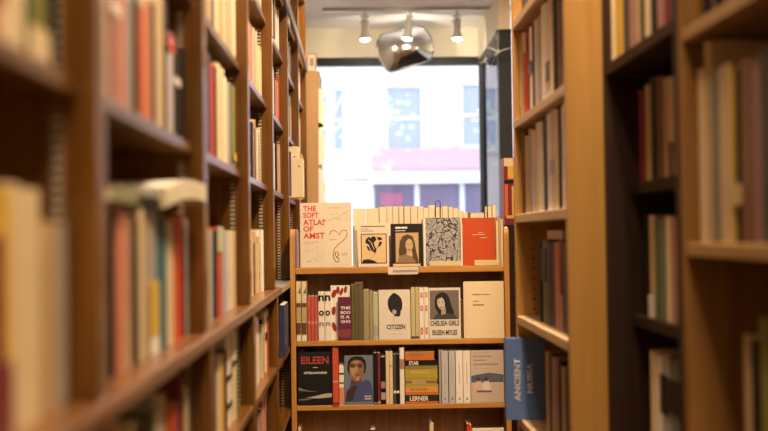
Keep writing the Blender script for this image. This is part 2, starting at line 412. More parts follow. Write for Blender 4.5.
tr = empty('street_tree', (FX(338), 17, -.06), 'thin pale street tree behind the left of the window', 'tree')
rnd = random.Random(3)
MB().tube([(0, 0, 0), (.03, 0, 1.5), (.0, .05, 3.2), (.1, 0, 5.5)], [.11, .09, .07, .03], 8).build('trunk', plain('grey_bark', (.50, .48, .46), .9), tr, smooth=True)
q = MB()
for i in range(14):
    z = 2+i*.24; a = rnd.uniform(0, 6.28); L = rnd.uniform(.6, 1.3)
    q.tube([(.02, 0, z), (.02+L*.5*math.cos(a), L*.5*math.sin(a), z+.4), (.02+L*math.cos(a), L*math.sin(a), z+.75)], [.03, .02, .008], 6)
q.build('branches', MATS['grey_bark'], tr)
q = MB()
for i in range(420):
    a = rnd.uniform(0, 6.28); r = 1.35*rnd.random()**.5; z = rnd.uniform(2.6, 6.2); x, y = r*math.cos(a)*1.0, r*math.sin(a); s = rnd.uniform(.03, .07); t = rnd.uniform(0, 6.28)
    dx, dy = s*math.cos(t), s*math.sin(t)
    q.hull([(x-dx, y-dy, z), (x, y, z-s*.6), (x+dx, y+dy, z), (x, y, z+s*.6)], [(x-dx, y-dy+.004, z), (x, y+.004, z-s*.6), (x+dx, y+dy+.004, z), (x, y+.004, z+s*.6)])
q.build('foliage', plain('pale_spring_leaf', (.50, .56, .42), .7, var=.4), tr)

sl = bpy.data.lights.new('sun', 'SUN'); sl.energy = 9; sl.angle = .01; so = bpy.data.objects.new('sun', sl); C.objects.link(so)
so.rotation_euler = Vector((-.12, -.48, -.88)).to_track_quat('-Z', 'Y').to_euler()
wd = bpy.data.worlds.new('sky'); bpy.context.scene.world = wd; wd.use_nodes = True
bg = wd.node_tree.nodes['Background']; bg.inputs[0].default_value = (.86, .92, 1.0, 1); bg.inputs[1].default_value = 3.4

# ================================================================ LEFT BOOKCASES
XL = -.30; BW = .855; D0 = [0.405+BW*k for k in range(8)]    # near faces; front post ends at 1.26, 2.115 ...
SH_L = {}
def zL(px, py, X=-.322): return atX(px, py, X)[1]
zs_ledge = 1.5-.185
zl1 = (zL(190, 150)+zL(70, 90)+zL(105, 105))/3
zl1 += .014
zl2 = (zL(240, 65)+zL(207, 22))/2+.004
zl3 = (zL(271.8, 33)+zL(294.8, 89.5))/2
zl4 = 1.5+1.03
zl0 = zL(278, 367, -.29)
zlm = zl0-.265
print('left shelves', zl1, zl2, zl3, zl4, zl0, zlm)
shelvesU = [zl1, zl2, zl3, zl4]; shelvesD = [zl0, zlm, .5, .2]
XLB = -.60
TOPL = 1.5+1.42
def pilaster(parent, x, y, z0, z1):
    g = MB(); g.box(x-.006, x+.006, y-.003, y, z0, z1)
    o = g.build('slotted_strip', pil, parent); return o
pil = bpy.data.materials.new('slotted_metal_strip'); pil.use_nodes = True; nt = pil.node_tree; b = nt.nodes['Principled BSDF']
tc = nt.nodes.new('ShaderNodeTexCoord'); wv = nt.nodes.new('ShaderNodeTexWave'); wv.bands_direction = 'Z'; wv.inputs['Scale'].default_value = 26
cr = nt.nodes.new('ShaderNodeValToRGB'); cr.color_ramp.interpolation = 'CONSTANT'; cr.color_ramp.elements[0].color = (.02, .015, .012, 1); cr.color_ramp.elements[1].position = .42; cr.color_ramp.elements[1].color = (.52, .44, .33, 1)
nt.links.new(tc.outputs['Object'], wv.inputs[0]); nt.links.new(wv.outputs['Fac'], cr.inputs[0]); nt.links.new(cr.outputs[0], b.inputs[0]); b.inputs['Roughness'].default_value = .4; b.inputs['Metallic'].default_value = .3
bay_lb = ['nearest', 'second', 'third', 'fourth', 'fifth', 'sixth', 'last']
proto = None
PT = .022
for k in range(7):
    y0 = D0[k]
    lb = f'{bay_lb[k]} dark red-brown wooden bookcase along the left wall' if k < 6 else 'last dark red-brown wooden bookcase on the left, nearest the window'
    if proto is None:
        t = empty('wall_bookcase', (0, y0, 0), lb, 'bookcase', 'dark bookcases along the left wall'); proto = t
        W = BW-.001
        for a in (0, W-PT):
            MB().box(XLB, XL, a, a+PT, zs_ledge+.0005, TOPL-.025).build('side_panel', W_red['z'], t, bevel=.0015)
            MB().box(XLB, -.290, a, a+PT, 0, zs_ledge-.027).build('lower_side_panel', W_red['z'], t, bevel=.0015)
        for z in shelvesU: MB().box(XLB+.012, -.320, PT+.0005, W-PT-.0005, z-.020, z).build('shelf', W_red['y'], t, bevel=.002)
        MB().box(XL+.0003, XL+.014, 0, W, zl4-.046, zl4-.002).build('fascia_board', W_red['y'], t, bevel=.002)
        for z in shelvesD: MB().box(XLB+.012, -.292, PT+.0005, W-PT-.0005, z-.022, z).build('shelf', W_red['y'], t, bevel=.002)
        MB().box(XLB, XL, 0, W, TOPL-.0245, TOPL).build('top_board', W_red['y'], t, bevel=.002)
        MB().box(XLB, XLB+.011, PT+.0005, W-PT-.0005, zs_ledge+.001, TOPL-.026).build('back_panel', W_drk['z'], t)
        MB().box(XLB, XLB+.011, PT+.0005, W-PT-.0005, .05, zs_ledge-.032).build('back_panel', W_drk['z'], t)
        MB().box(XLB+.012, -.30, PT+.0005, W-PT-.0005, .0, .08).build('plinth', W_red['y'], t)
        for (z0, z1) in zip([zs_ledge+.002]+shelvesU, [z-.036 for z in shelvesU]+[TOPL-.03]):
            pilaster(t, -.345, W-PT-.0004, z0+.001, z1)
        for (z0, z1) in ((zl0+.001, zs_ledge-.033), (zlm+.001, zl0-.024)): pilaster(t, -.335, W-PT-.0004, z0, z1)
    else:
        t = proto.copy(); C.objects.link(t); t.location = (0, y0, 0); t['label'] = lb
        for ch in list(proto.children): c = ch.copy(); C.objects.link(c); c.parent = t
# ledge: continuous counter
led = MB().box(XLB, -.286, 0, 3.99-D0[0], -.026, 0).build('counter_ledge', wood('varnished_ledge', (.12, .045, .013), (.22, .088, .028), 'y', .35, .5), loc=(0, D0[0], zs_ledge), bevel=.004)
tag(led, 'long red-brown wooden ledge running along the left bookcases above the lower shelves', 'ledge')
led2 = MB().box(XLB, -.286, 0, D0[6]+BW-4.0, -.026, 0).build('counter_ledge', plain('grey_laminate', (.32, .33, .30), .35, coat=.3), loc=(0, 4.0, zs_ledge), bevel=.004)
tag(led2, 'grey laminate ledge continuing behind the end of the red-brown ledge', 'ledge')

# ================================================================ RIGHT BOOKCASES
XA = .50
A0, A1 = 2.53, 3.40
za_s = [atX(562, 85, XA)[1], (atX(566, 207, XA)[1]+atX(516, 215, XA)[1])/2, (atX(570, 341, XA)[1]+atX(520, 318, XA)[1])/2]
za_s = [za_s[0]+.315]+za_s+[za_s[2]-.32, za_s[2]-.64]
print('A shelves', za_s)
def rcase(name, label, X, Xb, y0, y1, top, shelves, W, group, T=.024, back=None, sx={}, th=.026, panel=None, shw=None):
    t = empty(name, (X, y0, 0), label, 'bookcase', group); W_ = W; w = y1-y0; D = Xb-X
    P = panel or W
    for a, f in ((0, 0), (w-T, 1)):
        MB().box(0, D, a, a+T, 0, top-.026).build('side_panel', P['z'], t, bevel=.0015)
    for i, z in enumerate(shelves):
        MB().box(sx.get(i, .001), D-.012, T+.0005, w-T-.0005, z-th, z).build('shelf', (shw or W)['y'], t, bevel=.002)
    MB().box(0, D, 0, w, top-.0255, top).build('top_board', W['y'], t, bevel=.002)
    MB().box(D-.011, D, T+.0005, w-T-.0005, .02, top-.027).build('back_panel', (back or W)['z'], t)
    MB().box(.03, D-.012, T+.0005, w-T-.0005, 0, .08).build('plinth', W['y'], t)
    return t
caseA = rcase('bookcase', 'honey plywood bookcase with pale shelves, in front and right of the centre bookcase', XA, .86, A0, A1, 2.9, za_s, W_ply, None, shw=W_edge)
# peg holes on its far inner panel
g = MB()
for z in [za_s[3]+.02+.032*i for i in range(34)]:
    g.lathe([(.0035, 0), (.0035, .0012)], 8, (.055, A1-A0-.024-.0014, z), 'y')
g2 = MB(); g2.box(0, .36, A1-A0-.024, A1-A0, 0, 2.9-.026)
n0 = len(g2.v); g2.v += g.v; g2.cur = 1
for f in g.f: g2.face([n0+i for i in f])
_old = [c for c in caseA.children if c.name.startswith('side_panel')][-1]; bpy.data.objects.remove(_old)
g2.build('side_panel', [W_ply['z'], plain('dark_hole', (.05, .025, .01), .8)], caseA)
XB = .588
B0, B1 = 1.935, 2.525
zB1 = atX(602, 67, XB)[1]
XBs = XB+.055
zB2 = (atX(627, 182, XBs)[1]+atX(680, 177, XBs)[1])/2
zB3 = (atX(632, 310, XBs)[1]+atX(682, 333, XBs)[1])/2
print('B', zB1, zB2, zB3)
shB = [zB1+.32, zB1, zB2, zB3, zB3-.31, zB3-.6]
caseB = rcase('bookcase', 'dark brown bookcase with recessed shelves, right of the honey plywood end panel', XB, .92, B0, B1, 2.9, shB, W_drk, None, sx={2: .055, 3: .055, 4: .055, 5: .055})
C0, C1 = 1.06, 1.93
zC1 = atX(688, 243, XB)[1]; zC0 = atX(690, 24, XB)[1]
print('C', zC1, zC0)
shC = [zC0+.34, zC0, zC1, zC1-.36, zC1-.7]
caseC = rcase('bookcase', 'nearest bookcase on the right, brown ochre wood, blurred in the foreground', XB, .92, C0, C1, 2.9, shC, W_mid, None, th=.024, shw=W_och)

# ================================================================ SIDE BOOKS (collected, then ranked by size in the photo)
ORD = ['', 'first', 'second', 'third', 'fourth', 'fifth', 'sixth', 'seventh', 'eighth', 'ninth', 'tenth', 'eleventh', 'twelfth', 'thirteenth', 'fourteenth', 'fifteenth', 'sixteenth', 'seventeenth', 'eighteenth', 'nineteenth', 'twentieth', 'twenty-first', 'twenty-second', 'twenty-third', 'twenty-fourth', 'twenty-fifth']
pending = []
CREAMY = ['cream']*7+['tan']*4+['white']*4+['black']*3+['dark grey']*2+['grey']*3+['red', 'orange', 'brown', 'brown', 'maroon', 'navy', 'teal', 'green', 'olive', 'yellow', 'pink', 'lavender', 'salmon']
def row(side, X, y0, y1, z, maxh, rowlb, baylb, group, explicit=None, hr=(.17, .225), tr_=(.018, .042), w=(.12, .16), pal=CREAMY, rz=None, gap=0, lim=None):
    """explicit: list of (y_start, y_end, colour, height, bands)"""
    items = []
    if explicit:
        for e in explicit: items.append(e)
    else:
        y = y0+.002; prev = None
        while True:
            t = random.uniform(*tr_)
            if y+t > y1-gap: break
            c = random.choice(pal)
            if c == prev and random.random() < .5: c = random.choice(pal)
            prev = c
            h = min(maxh-.01, random.uniform(*hr)); bands = []
            if random.random() < .35:
                a = random.uniform(.05, .75); bands = [(a, a+random.uniform(.06, .18), random.choice(['cream', 'white', 'black', 'red', 'tan']))]
            items.append((y, y+t, c, h, bands)); y += t+random.uniform(.0006, .002)
    if lim: items = [(max(a, lim[0]), min(b_, lim[1]), c, h, bd) for a, b_, c, h, bd in items if min(b_, lim[1])-max(a, lim[0]) > .008]
    n = len(items)
    for i, (a, b_, c, h, bands) in enumerate(items):
        t = b_-a-.0006; yc = (a+b_)/2; h = min(h, maxh-.006); ww = random.uniform(*w)
        set_ = random.uniform(0, .012) if not explicit else random.uniform(0, .004)
        xx = X-set_ if side == 'L' else X+set_
        pp = [proj(xx, a, z), proj(xx, b_, z), proj(xx, a, z+h), proj(xx, b_, z+h)]
        if None in pp: continue
        xs = [min(max(p[0], 0), 768) for p in pp]; ys = [min(max(p[1], 0), 431) for p in pp]
        ar = (max(xs)-min(xs))*(max(ys)-min(ys))
        if ar <= 0: continue
        if side == 'L' and abs(z-zl1) < .01 and (4.77 < yc+t/2 and yc-t/2 < 5.33): continue
        near = i < n/2
        o = ORD[min(i+1, 25)] if near else ORD[min(n-i, 25)]
        lb = f"{c} book, {o} from {'near' if near else 'far'} upright, {rowlb}, {baylb}"
        pending.append(dict(ar=ar, loc=(xx, yc, z+.0003), t=t, h=h, w=ww, c=c, lb=lb, g=group, rz=math.pi/2 if side == 'L' else -math.pi/2, bands=bands, kind='hard' if t > .022 else 'paper'))
XS = -.328
def pxL(lst, X=XS):     # photo columns on the left spine plane -> depth ranges
    out = []
    for a, b_, c, h, *bd in lst:
        ya = atX(a, 236, X)[0]; yb = atX(b_, 236, X)[0]; out.append((ya+.001, yb-.001, c, h, bd))
    return out
G = lambda r, b: f'books {r}, {b}'
ROWS_L = [('on the ledge', zs_ledge, zl1-.022-zs_ledge), ('one shelf above ledge', zl1, zl2-zl1-.022), ('two shelves above ledge', zl2, zl3-zl2-.022),
          ('three shelves above ledge', zl3, zl4-zl3-.034), ('four shelves above ledge', zl4, TOPL-zl4-.026), ('one shelf below ledge', zl0, zs_ledge-.03-zl0), ('two shelves below ledge', zlm, zl0-.022-zlm)]
EXL = {
 (0, 0): [(-60,-30,'cream',.22),(-29,-2,'tan',.23),(0,7,'maroon',.19),(7,15,'yellow',.235,(0.0,.3,'maroon')),(15,26,'cream',.24),(26.6,36,'cream',.235),(36,46.5,'cream',.238),(46.8,49.2,'black',.2),(49.5,56,'tan',.20),(56,63,'tan',.205),(64,71,'grey',.205)],  # thin black entry stands in for the dark gap between spines
 (0, 1): [(-50,-25,'brown',.23),(-24,-1,'cream',.24),(0,6,'red',.24,(0,.15,'cream')),(6.4,15,'black',.24,(0,.15,'cream')),(16,33,'cream',.235),(33.5,41,'green',.235,(0,.15,'cream')),(41.5,52,'olive',.24,(0,.15,'cream')),(54,63,'black',.23)],
 (1, 0): [(98,104,'cream',.233),(104,112,'tan',.233),(113,118,'black',.228),(119,126,'salmon',.233),(126,131,'pink',.228,(0,.3,'tan')),(131,135,'tan',.217),(135.5,141,'black',.217),(141,146,'cream',.233,),(146,151,'tan',.228),(151,160,'grey',.233,(0.12,.5,'yellow'),(.0,.11,'white')),(160.5,165.5,'teal',.233),(165.5,169,'teal',.222),(169,176,'cream',.217),(176,181,'orange',.228),(181,185,'red',.228),(185,188,'black',.206),(188,191,'grey',.222)],
 (1, 1): [(100,107,'white',.25),(107,115,'cream',.25),(115,124,'rose',.25,(.5,.56,'white')),(124,132,'pink',.25),(132,138,'grey',.245),(138,142,'black',.245),(142,149,'orange',.245,(.72,.98,'cream')),(149,156,'salmon',.245,(.8,.98,'cream')),(156,161,'black',.24),(161,166,'cream',.245),(166,169,'tan',.24),(169,171,'black',.23),(171,178,'lavender',.182,(.82,.98,'red')),(178,184,'black',.18,(.55,.63,'white')),(184,190,'black',.18)],
 (2, 0): [(208,211,'tan',.2),(211,215,'grey',.205),(215,218,'black',.20),(218,224,'red',.212,(.72,1,'pale green')),(224.3,228,'grey',.205),(228,232,'lavender',.20),(232,234.5,'cream',.205),(234.5,237,'tan',.205),(238,241,'black',.195,(.5,.9,'tan')),(241.3,244,'brown',.2)],
 (2, 1): [(208,211,'dark grey',.235),(211,214.5,'purple',.23),(214.5,218,'red',.215),(218,220,'black',.22),(220,224,'cream',.235),(224,228,'cream',.235),(228,230.5,'white',.225),(230.5,233,'tan',.22),(233,235.5,'teal',.225),(235.5,238,'olive',.225,(.1,.2,'yellow')),(238,241,'tan',.215),(241.5,244,'cream',.20)],
 (2, 2): [(206,211,'grey-green',.235),(211,215,'tan',.235),(215,219,'dark grey',.235),(220,224,'cream',.235),(224,227,'tan',.235),(227,229.5,'cream',.235),(229.5,233,'tan',.235),(233,236,'grey',.22),(236,239.5,'cream',.23),(239.5,242,'purple',.22),(242,244,'tan',.22)],
 (2, 5): [(209,213,'black',.2),(213,217,'purple',.205),(217,221,'cream',.195),(221,225,'yellow',.19),(225,227,'brown',.19),(227,232,'white',.225,(.5,.56,'black'),(.2,.26,'black')),(232,237,'cream',.225,(.62,.67,'black')),(237,239,'green',.22)],
}
left_pal = CREAMY+['cream', 'white', 'tan']  # palette weighted towards cream, white and tan spines
for k in range(7):
    y0, y1 = D0[k]+PT, D0[k]+BW-PT
    for j, (rl, z, mh) in enumerate(ROWS_L):
        bl = f'{bay_lb[k]} left bay'
        if k == 4 and j in (0, 5, 6): continue
        if k >= 5 and j in (0, 5, 6): continue
        if k == 0 and j > 1: continue
        ex = EXL.get((k, j))
        X = XS if j < 5 else -.315
        if ex: ex = [e for e in pxL(ex, X) if e[0] > y0 and e[1] < y1+.02]; ex = [(a, min(b_, y1-.002), c, h, bd) for a, b_, c, h, bd in ex if min(b_, y1-.002) > a+.008]
        row('L', X, y0, y1, z, mh, rl, bl, G(rl, bl), ex, gap=.05, hr=(.165, .215), pal=left_pal, tr_=(.02, .042) if k > 1 else (.025, .05))
XAs = XA+.018
def pxR(lst, X):
    out = []
    for a, b_, c, h, *bd in lst:
        ya = atX(b_, 236, X)[0]; yb = atX(a, 236, X)[0]; out.append((ya+.001, yb-.001, c, h, bd))
    return out[::-1]
ab = 'plywood bookcase'
row('R', XAs, A0+.03, A1-.03, za_s[0], .28, 'top shelf in view', ab, G('top shelf', ab), pal=['dark grey', 'black', 'brown', 'tan', 'grey', 'grey', 'grey-green'], hr=(.2, .26))
row('R', XAs, 0, 0, za_s[1], .288, 'second shelf from top', ab, G('second shelf', ab), pxR([(514,518,'cream',.27,(.1,.4,'black')),(518,522,'cream',.275,(.0,.15,'black')),(522.5,525,'tan',.27),(525,528.5,'red',.26,(.75,.98,'tan')),(528.5,531,'maroon',.25),(531,534,'white',.255,(.45,.6,'dark grey')),(534.2,535.4,'black',.25),(535.6,538.5,'lavender',.26),(538.7,541.5,'grey',.26),(542,547,'white',.275),(547,551.5,'lavender',.27,(.2,.4,'dark grey')),(551.5,553.5,'cream',.27),(554,558,'black',.275),(558,562,'brown',.275),(562.5,568,'black',.26)], XAs), lim=(A0+.026, A1-.026))
row('R', XAs, 0, 0, za_s[2], .288, 'third shelf from top', ab, G('third shelf', ab), pxR([(516,518.5,'tan',.25),(518.5,521,'grey',.25),(521,524.5,'brown',.255),(524.5,528,'tan',.24),(528.5,531,'grey',.255),(531,535,'lavender',.245),(535,538.5,'cream',.26),(538.5,542,'white',.255),(542.5,546,'navy',.255),(546,550,'white',.265),(550,554,'lavender',.27,(.35,.5,'grey')),(554,557.5,'cream',.265),(557.5,559.5,'black',.265),(560,566,'white',.265)], XAs), lim=(A0+.026, A1-.026))
row('R', XAs+.012, 0, 0, za_s[3], .288, 'fourth shelf from top', ab, G('fourth shelf', ab), pxR([(537,539.5,'black',.235),(539.5,545,'green',.24,(.5,.9,'black')),(545,549,'purple',.235),(549,553,'dark grey',.235),(553,556.5,'salmon',.235),(556.5,561,'maroon',.24,(.0,.4,'rose')),(561,566,'dark grey',.235)], XAs+.012), lim=(A0+.026, A1-.026))
row('R', XAs+.012, 0, 0, za_s[4], .288, 'fifth shelf from top', ab, G('fifth shelf', ab), pxR([(541,544,'tan',.24),(544,547,'brown',.245),(547,550.5,'grey',.235),(550.5,553.5,'rose',.24),(553.5,557,'black',.24),(557,561,'tan',.225),(561,565.5,'dark grey',.235)], XAs+.012), lim=(A0+.026, A1-.026))
bb = 'dark right bookcase'
XBb = XB+.012
row('R', XBb, 0, 0, zB1, .29, 'upper shelf', bb, G('upper shelf', bb), pxR([(602,607,'cream',.27),(607.5,611.5,'black',.27),(612,616,'cream',.265),(616,623,'yellow',.27),(623.5,629,'dark grey',.26),(630,636,'rose',.265),(636,642.5,'tan',.265),(643,646,'black',.26),(646,651,'cream',.26),(651.5,657.5,'black',.26),(658,665,'rose',.255),(665,671,'maroon',.26),(671.5,678,'dark grey',.26)], XBb), lim=(B0+.026, B1-.026))
XBc = XB+.068
row('R', XBc, 0, 0, zB2, .24, 'middle shelf', bb, G('middle shelf', bb), pxR([(638,643,'maroon',.215),(644.5,650,'tan',.22),(650.5,655.5,'black',.23),(656,662,'brown',.225),(662,668,'tan',.215),(668.5,674,'cream',.21,(.0,.35,'brown')),(674.5,682,'brown',.23)], XBc), lim=(B0+.026, B1-.026))
row('R', XBc, 0, 0, zB3, .27, 'lower shelf', bb, G('lower shelf', bb), pxR([(640,646,'black',.23),(646.5,652,'tan',.23,(.0,.22,'white')),(652.5,656,'green',.22),(656,661,'grey-green',.22),(662,668,'cream',.225),(668,673.5,'rose',.22),(674,681,'maroon',.225)], XBc), lim=(B0+.026, B1-.026))
row('R', XBc, 0, 0, zB3-.31, .27, 'lowest shelf in view', bb, G('lowest shelf', bb), pxR([(645,650,'cream',.235),(650,656,'white',.23),(656.5,664,'grey',.24,(.45,.8,'black')),(664,675,'grey-green',.235,(.5,.8,'black')),(675.5,682,'dark grey',.23)], XBc), lim=(B0+.026, B1-.026))
cb = 'nearest right bookcase'
XCb = XB+.02
row('R', XCb, 0, 0, zC1, .37, 'upper shelf', cb, G('upper shelf', cb), pxR([(694.5,702,'cream',.31),(702.5,710,'tan',.352),(710,720,'grey-green',.29),(720.5,732,'yellow',.295,(0,1,'tan')),(733,741,'black',.28,(.22,.34,'tan')),(741.5,754,'rose',.29,(0,1,'brown')),(755,768,'dark grey',.29),(768.5,784,'maroon',.29),(785,800,'brown',.28)], XCb), lim=(C0+.026, C1-.026))
row('R', XB+.04, 0, 0, zC1-.36, .33, 'lower shelf', cb, G('lower shelf', cb), pxR([(737,744,'tan',.21,),(744.5,754,'black',.20),(755,762,'olive',.245),(762.5,770,'green',.25),(771,785,'dark grey',.25)], XB+.04), lim=(C0+.026, C1-.026))
row('R', XCb, C0+.03, C1-.03, zC0, .32, 'top shelf', cb, G('top shelf', cb), pal=['dark grey', 'brown', 'tan', 'black', 'rose'], tr_=(.03, .06))

pending.sort(key=lambda p: -p['ar'])
print('side books', len(pending))
NIND = 225
for p in pending[:NIND]:
    spine_book(p['loc'], p['t'], p['h'], p['w'], p['c'], p['lb'], p['g'], p['rz'], p['kind'], p['bands'])
rest = pending[NIND:]
cols = sorted({p['c'] for p in rest}); mats = [bc(c) for c in cols]+[M_pages]
g = MB()
for p in rest:
    tmpc, tmpp = MB(), MB(); book_parts(tmpc, tmpp, p['t'], p['h'], p['w'], 'paper')
    s = 1 if p['rz'] > 0 else -1
    for mb, mi in ((tmpc, cols.index(p['c'])), (tmpp, len(cols))):
        b0 = len(g.v)
        for x, y, z in mb.v: g.v.append((p['loc'][0]-s*y, p['loc'][1]+s*x, p['loc'][2]+z))
        for f in mb.f: g.f.append([b0+i for i in f]); g.mi.append(mi)
o = g.build('packed_books', mats)
tag(o, 'small blurred books packed on the far and high shelves of the side bookcases', 'books', kind='stuff')
print('rest', len(rest))
# ================================================================ CENTRE BOOKCASE
YCN = 4.5; SC = YCN/F
xcl = atY(290.8, 340, YCN)[0]; xcr = atY(510.4, 340, YCN)[0]
zc1 = atY(401, 266.8, YCN)[1]; zc2 = atY(401, 339.8, YCN)[1]; zc3 = atY(401, 404.3, YCN)[1]; zc4 = zc3-.285; zc5 = zc4-.30
ztop = atY(401, 228, YCN)[1]
TC = .021
cc = empty('bookcase', ((xcl+xcr)/2, YCN, 0), 'golden oak bookcase standing across the end of the aisle, filled with face-out books', 'bookcase')
hwc = (xcr-xcl)/2; DC = .30
def side(x0, x1):
    z1 = ztop; y0, y1 = 0, DC; r = .035; L = [(y0, 0)]
    L += [(y0+r-r*math.cos(a), z1-r+r*math.sin(a)) for a in [math.pi/2*i/6 for i in range(7)]]
    L += [(y1-r+r*math.sin(a), z1-r+r*math.cos(a)) for a in [math.pi/2*i/6 for i in range(7)]]
    L += [(y1, 0)]
    g = MB(); g.hull([(x0, y, z) for y, z in L], [(x1, y, z) for y, z in L]); return g
side(-hwc, -hwc+TC).build('side_panel', W_oak['z'], cc, bevel=.002)
side(hwc-TC, hwc).build('side_panel', W_oak['z'], cc, bevel=.002)
MB().box(-hwc+TC+.0004, hwc-TC-.0004, .004, DC-.004, zc1-.026, zc1).build('shelf', W_oak['x'], cc, bevel=.0025)
for z in (zc2, zc3, zc4, zc5):
    MB().box(-hwc+TC+.0004, hwc-TC-.0004, .004, .1648, z-.022, z).build('shelf', W_oak['x'], cc, bevel=.0025)
    MB().box(-hwc+TC+.0004, hwc-TC-.0004, .1732, DC-.004, z-.022, z).build('shelf', W_oak['x'], cc, bevel=.0025)
MB().box(-hwc+TC+.0004, hwc-TC-.0004, .165, .173, .06, zc1-.0265).build('middle_panel', W_back, cc)
MB().box(-hwc+TC+.0004, hwc-TC-.0004, .02, .04, 0, .08).build('plinth', W_oak['x'], cc)
XI0, XI1 = xcl+TC, xcr-TC      # inner clear width
def X_(px, py=340): return atY(px, py, YCN)[0]
ink = plain('black_ink', (.012, .011, .012), .5); whi = plain('white_ink', (.78, .75, .70), .5)
redi = plain('red_ink', (.62, .06, .035), .5); greyi = plain('grey_ink', (.22, .20, .18), .5)

# ---- face-out books: art given in photo pixels
def face_out(px0, px1, pyt, zs, col, label, group=None, t=.014, lean=3, y=.012, rough=.35, bot=None):
    pyb = bot if bot else 0
    midx = (px0+px1)/2
    Y = YCN+y; s = Y/F
    X0 = atY(px0, 300, Y)[0]
    # photo row of the shelf surface under this book
    P = proj(X0, Y, zs)[1]
    X0 = atY(px0, P, Y)[0]; w = (px1-px0)*s
    z_top = atY(midx, pyt, Y)[1]; h = (z_top-zs)/math.cos(math.radians(lean))
    Pm = proj(X0+w/2, Y, zs)[1]
    r = empty('book', (X0+w/2, Y, zs+t*math.sin(math.radians(lean))+.0004), label, 'book', group)
    r.rotation_euler = (-math.radians(lean), 0, 0)
    cm = bc(col) if isinstance(col, str) else col
    c = .0012
    g = MB(); g.box(-w/2, w/2, 0, c, 0, h); g.box(-w/2, w/2, t-c, t, 0, h); g.box(-w/2, -w/2+c, c, t-c, 0, h); g.build('cover', cm, r, bevel=.0003)
    MB().box(-w/2+c+.0001, w/2-.0015, c+.0001, t-c-.0001, .001, h-.001).build('pages', M_pages, r)
    r['_px'] = 0; del r['_px']
    def q(x, yy): return ((x-midx)*s, (Pm-yy)*s)      # photo px -> cover plane
    return r, q, w, h
class Art:
    def __init__(s, r, q): s.r = r; s.q = q; s.k = 0
    def poly(s, name, pts, mat, layer=1, parent=None):
        P = [s.q(*p) for p in pts]
        return MB().poly(P, -.0003*layer, -.0003*layer+.00028).build(name, mat, parent or s.r)
    def rect(s, name, a, b, c, d, mat, layer=1, parent=None): return s.poly(name, [(a, d), (b, d), (b, c), (a, c)], mat, layer, parent)
    def frame(s, name, a, b, c, d, w, mat, layer=1, parent=None):
        g = MB(); y0, y1 = -.0003*layer, -.0003*layer+.00028
        for (p, q_, e, f) in ((a, b, c, c+w), (a, b, d-w, d), (a, a+w, c+w, d-w), (b-w, b, c+w, d-w)):
            A = s.q(p, f); B = s.q(q_, e); g.box(A[0], B[0], y0, y1, A[1], B[1])
        return g.build(name, mat, parent or s.r)
    def text(s, t, name, mat, a, b, c, d, layer=1, **k):
        A = s.q(a, d); B = s.q(b, c); return text(t, name, mat, s.r, A[0], B[0], A[1], B[1], -.0003*layer-.00002, **k)
    def lines(s, name, segs, mat, layer=1, parent=None):     # thin printed lines
        g = MB(); y0, y1 = -.0003*layer, -.0003*layer+.00028
        for (a, b, c, d) in segs: A = s.q(a, d); B = s.q(b, c); g.box(A[0], B[0], y0, y1, A[1], B[1])
        return g.build(name, mat, parent or s.r)
    def stroke(s, name, pts, wpx, mat, layer=1, parent=None):
        g = MB(); w = wpx*SC/2; P = [s.q(*p) for p in pts]; y0, y1 = -.0003*layer, -.0003*layer+.00028
        L, R = [], []
        for i, p in enumerate(P):
            a = P[max(i-1, 0)]; b = P[min(i+1, len(P)-1)]; dx, dy = b[0]-a[0], b[1]-a[1]; n = math.hypot(dx, dy) or 1
            L.append((p[0]-dy/n*w, p[1]+dx/n*w)); R.append((p[0]+dy/n*w, p[1]-dx/n*w))
        for i in range(len(P)-1):
            g.poly([L[i], R[i], R[i+1], L[i+1]], y0, y1)
        return g.build(name, mat, parent or s.r)
def ell(cx, cy, rx, ry, n=20, a0=0, a1=360, rot=0):
    o = []
    for i in range(n):
        a = math.radians(a0+(a1-a0)*i/n); x, y = rx*math.cos(a), ry*math.sin(a); c, s_ = math.cos(math.radians(rot)), math.sin(math.radians(rot))
        o.append((cx+x*c-y*s_, cy+x*s_+y*c))
    return o

GT = 'face-out books on the top shelf of the centre bookcase'
GM = 'books on the second shelf of the centre bookcase'
GB = 'books on the third shelf of the centre bookcase'
# -- THE SOFT ATLAS
paperw = plain('warm_white_cover', (.70, .60, .50), .4, coat=.2)
r, q, w, h = face_out(300.5, 352, 203, zc1, paperw, 'large cream atlas with a red title and a line-drawn heart, top shelf', GT, t=.022, lean=3)
A = Art(r, q)
for i, (s_, x1, y0, y1) in enumerate([('THE', 316.5, 206, 211.5), ('SOFT', 319, 212.7, 218.3), ('ATLAS', 326, 219.6, 225.4), ('OF', 313.6, 226.2, 232), ('AMST', 325, 233, 239)]):
    A.text(s_, 'title', redi, 303.5, x1, y0, y1, 2)
A.lines('small_print', [(303.5, 319, 242, 242.6), (303.5, 314, 243.8, 244.4), (329, 341, 208, 208.6)], plain('faint_red_ink', (.55, .32, .24), .5), 2)
A.rect('printed_panel', 324.8, 351.6, 222, 265, plain('cream_panel', (.72, .62, .50), .4), 3)
lg = plain('pale_grey_line', (.50, .44, .37), .5)
rnd = random.Random(5)
for a_, b1, c_, d_, n_, ly in ((304, 323, 247, 262, 26, 2), (329, 350, 212, 221, 12, 2)):
    g = []
    for i in range(n_):
        x, y = rnd.uniform(a_, b1-4), rnd.uniform(c_, d_); g.append((x, x+rnd.uniform(.5, 4), y, y+rnd.uniform(.3, .8)))
    A.lines('map_sketch', g, lg, ly)
A.stroke('map_line', [(325, 222), (333, 219), (342, 216), (350, 211)], .5, lg, 2)
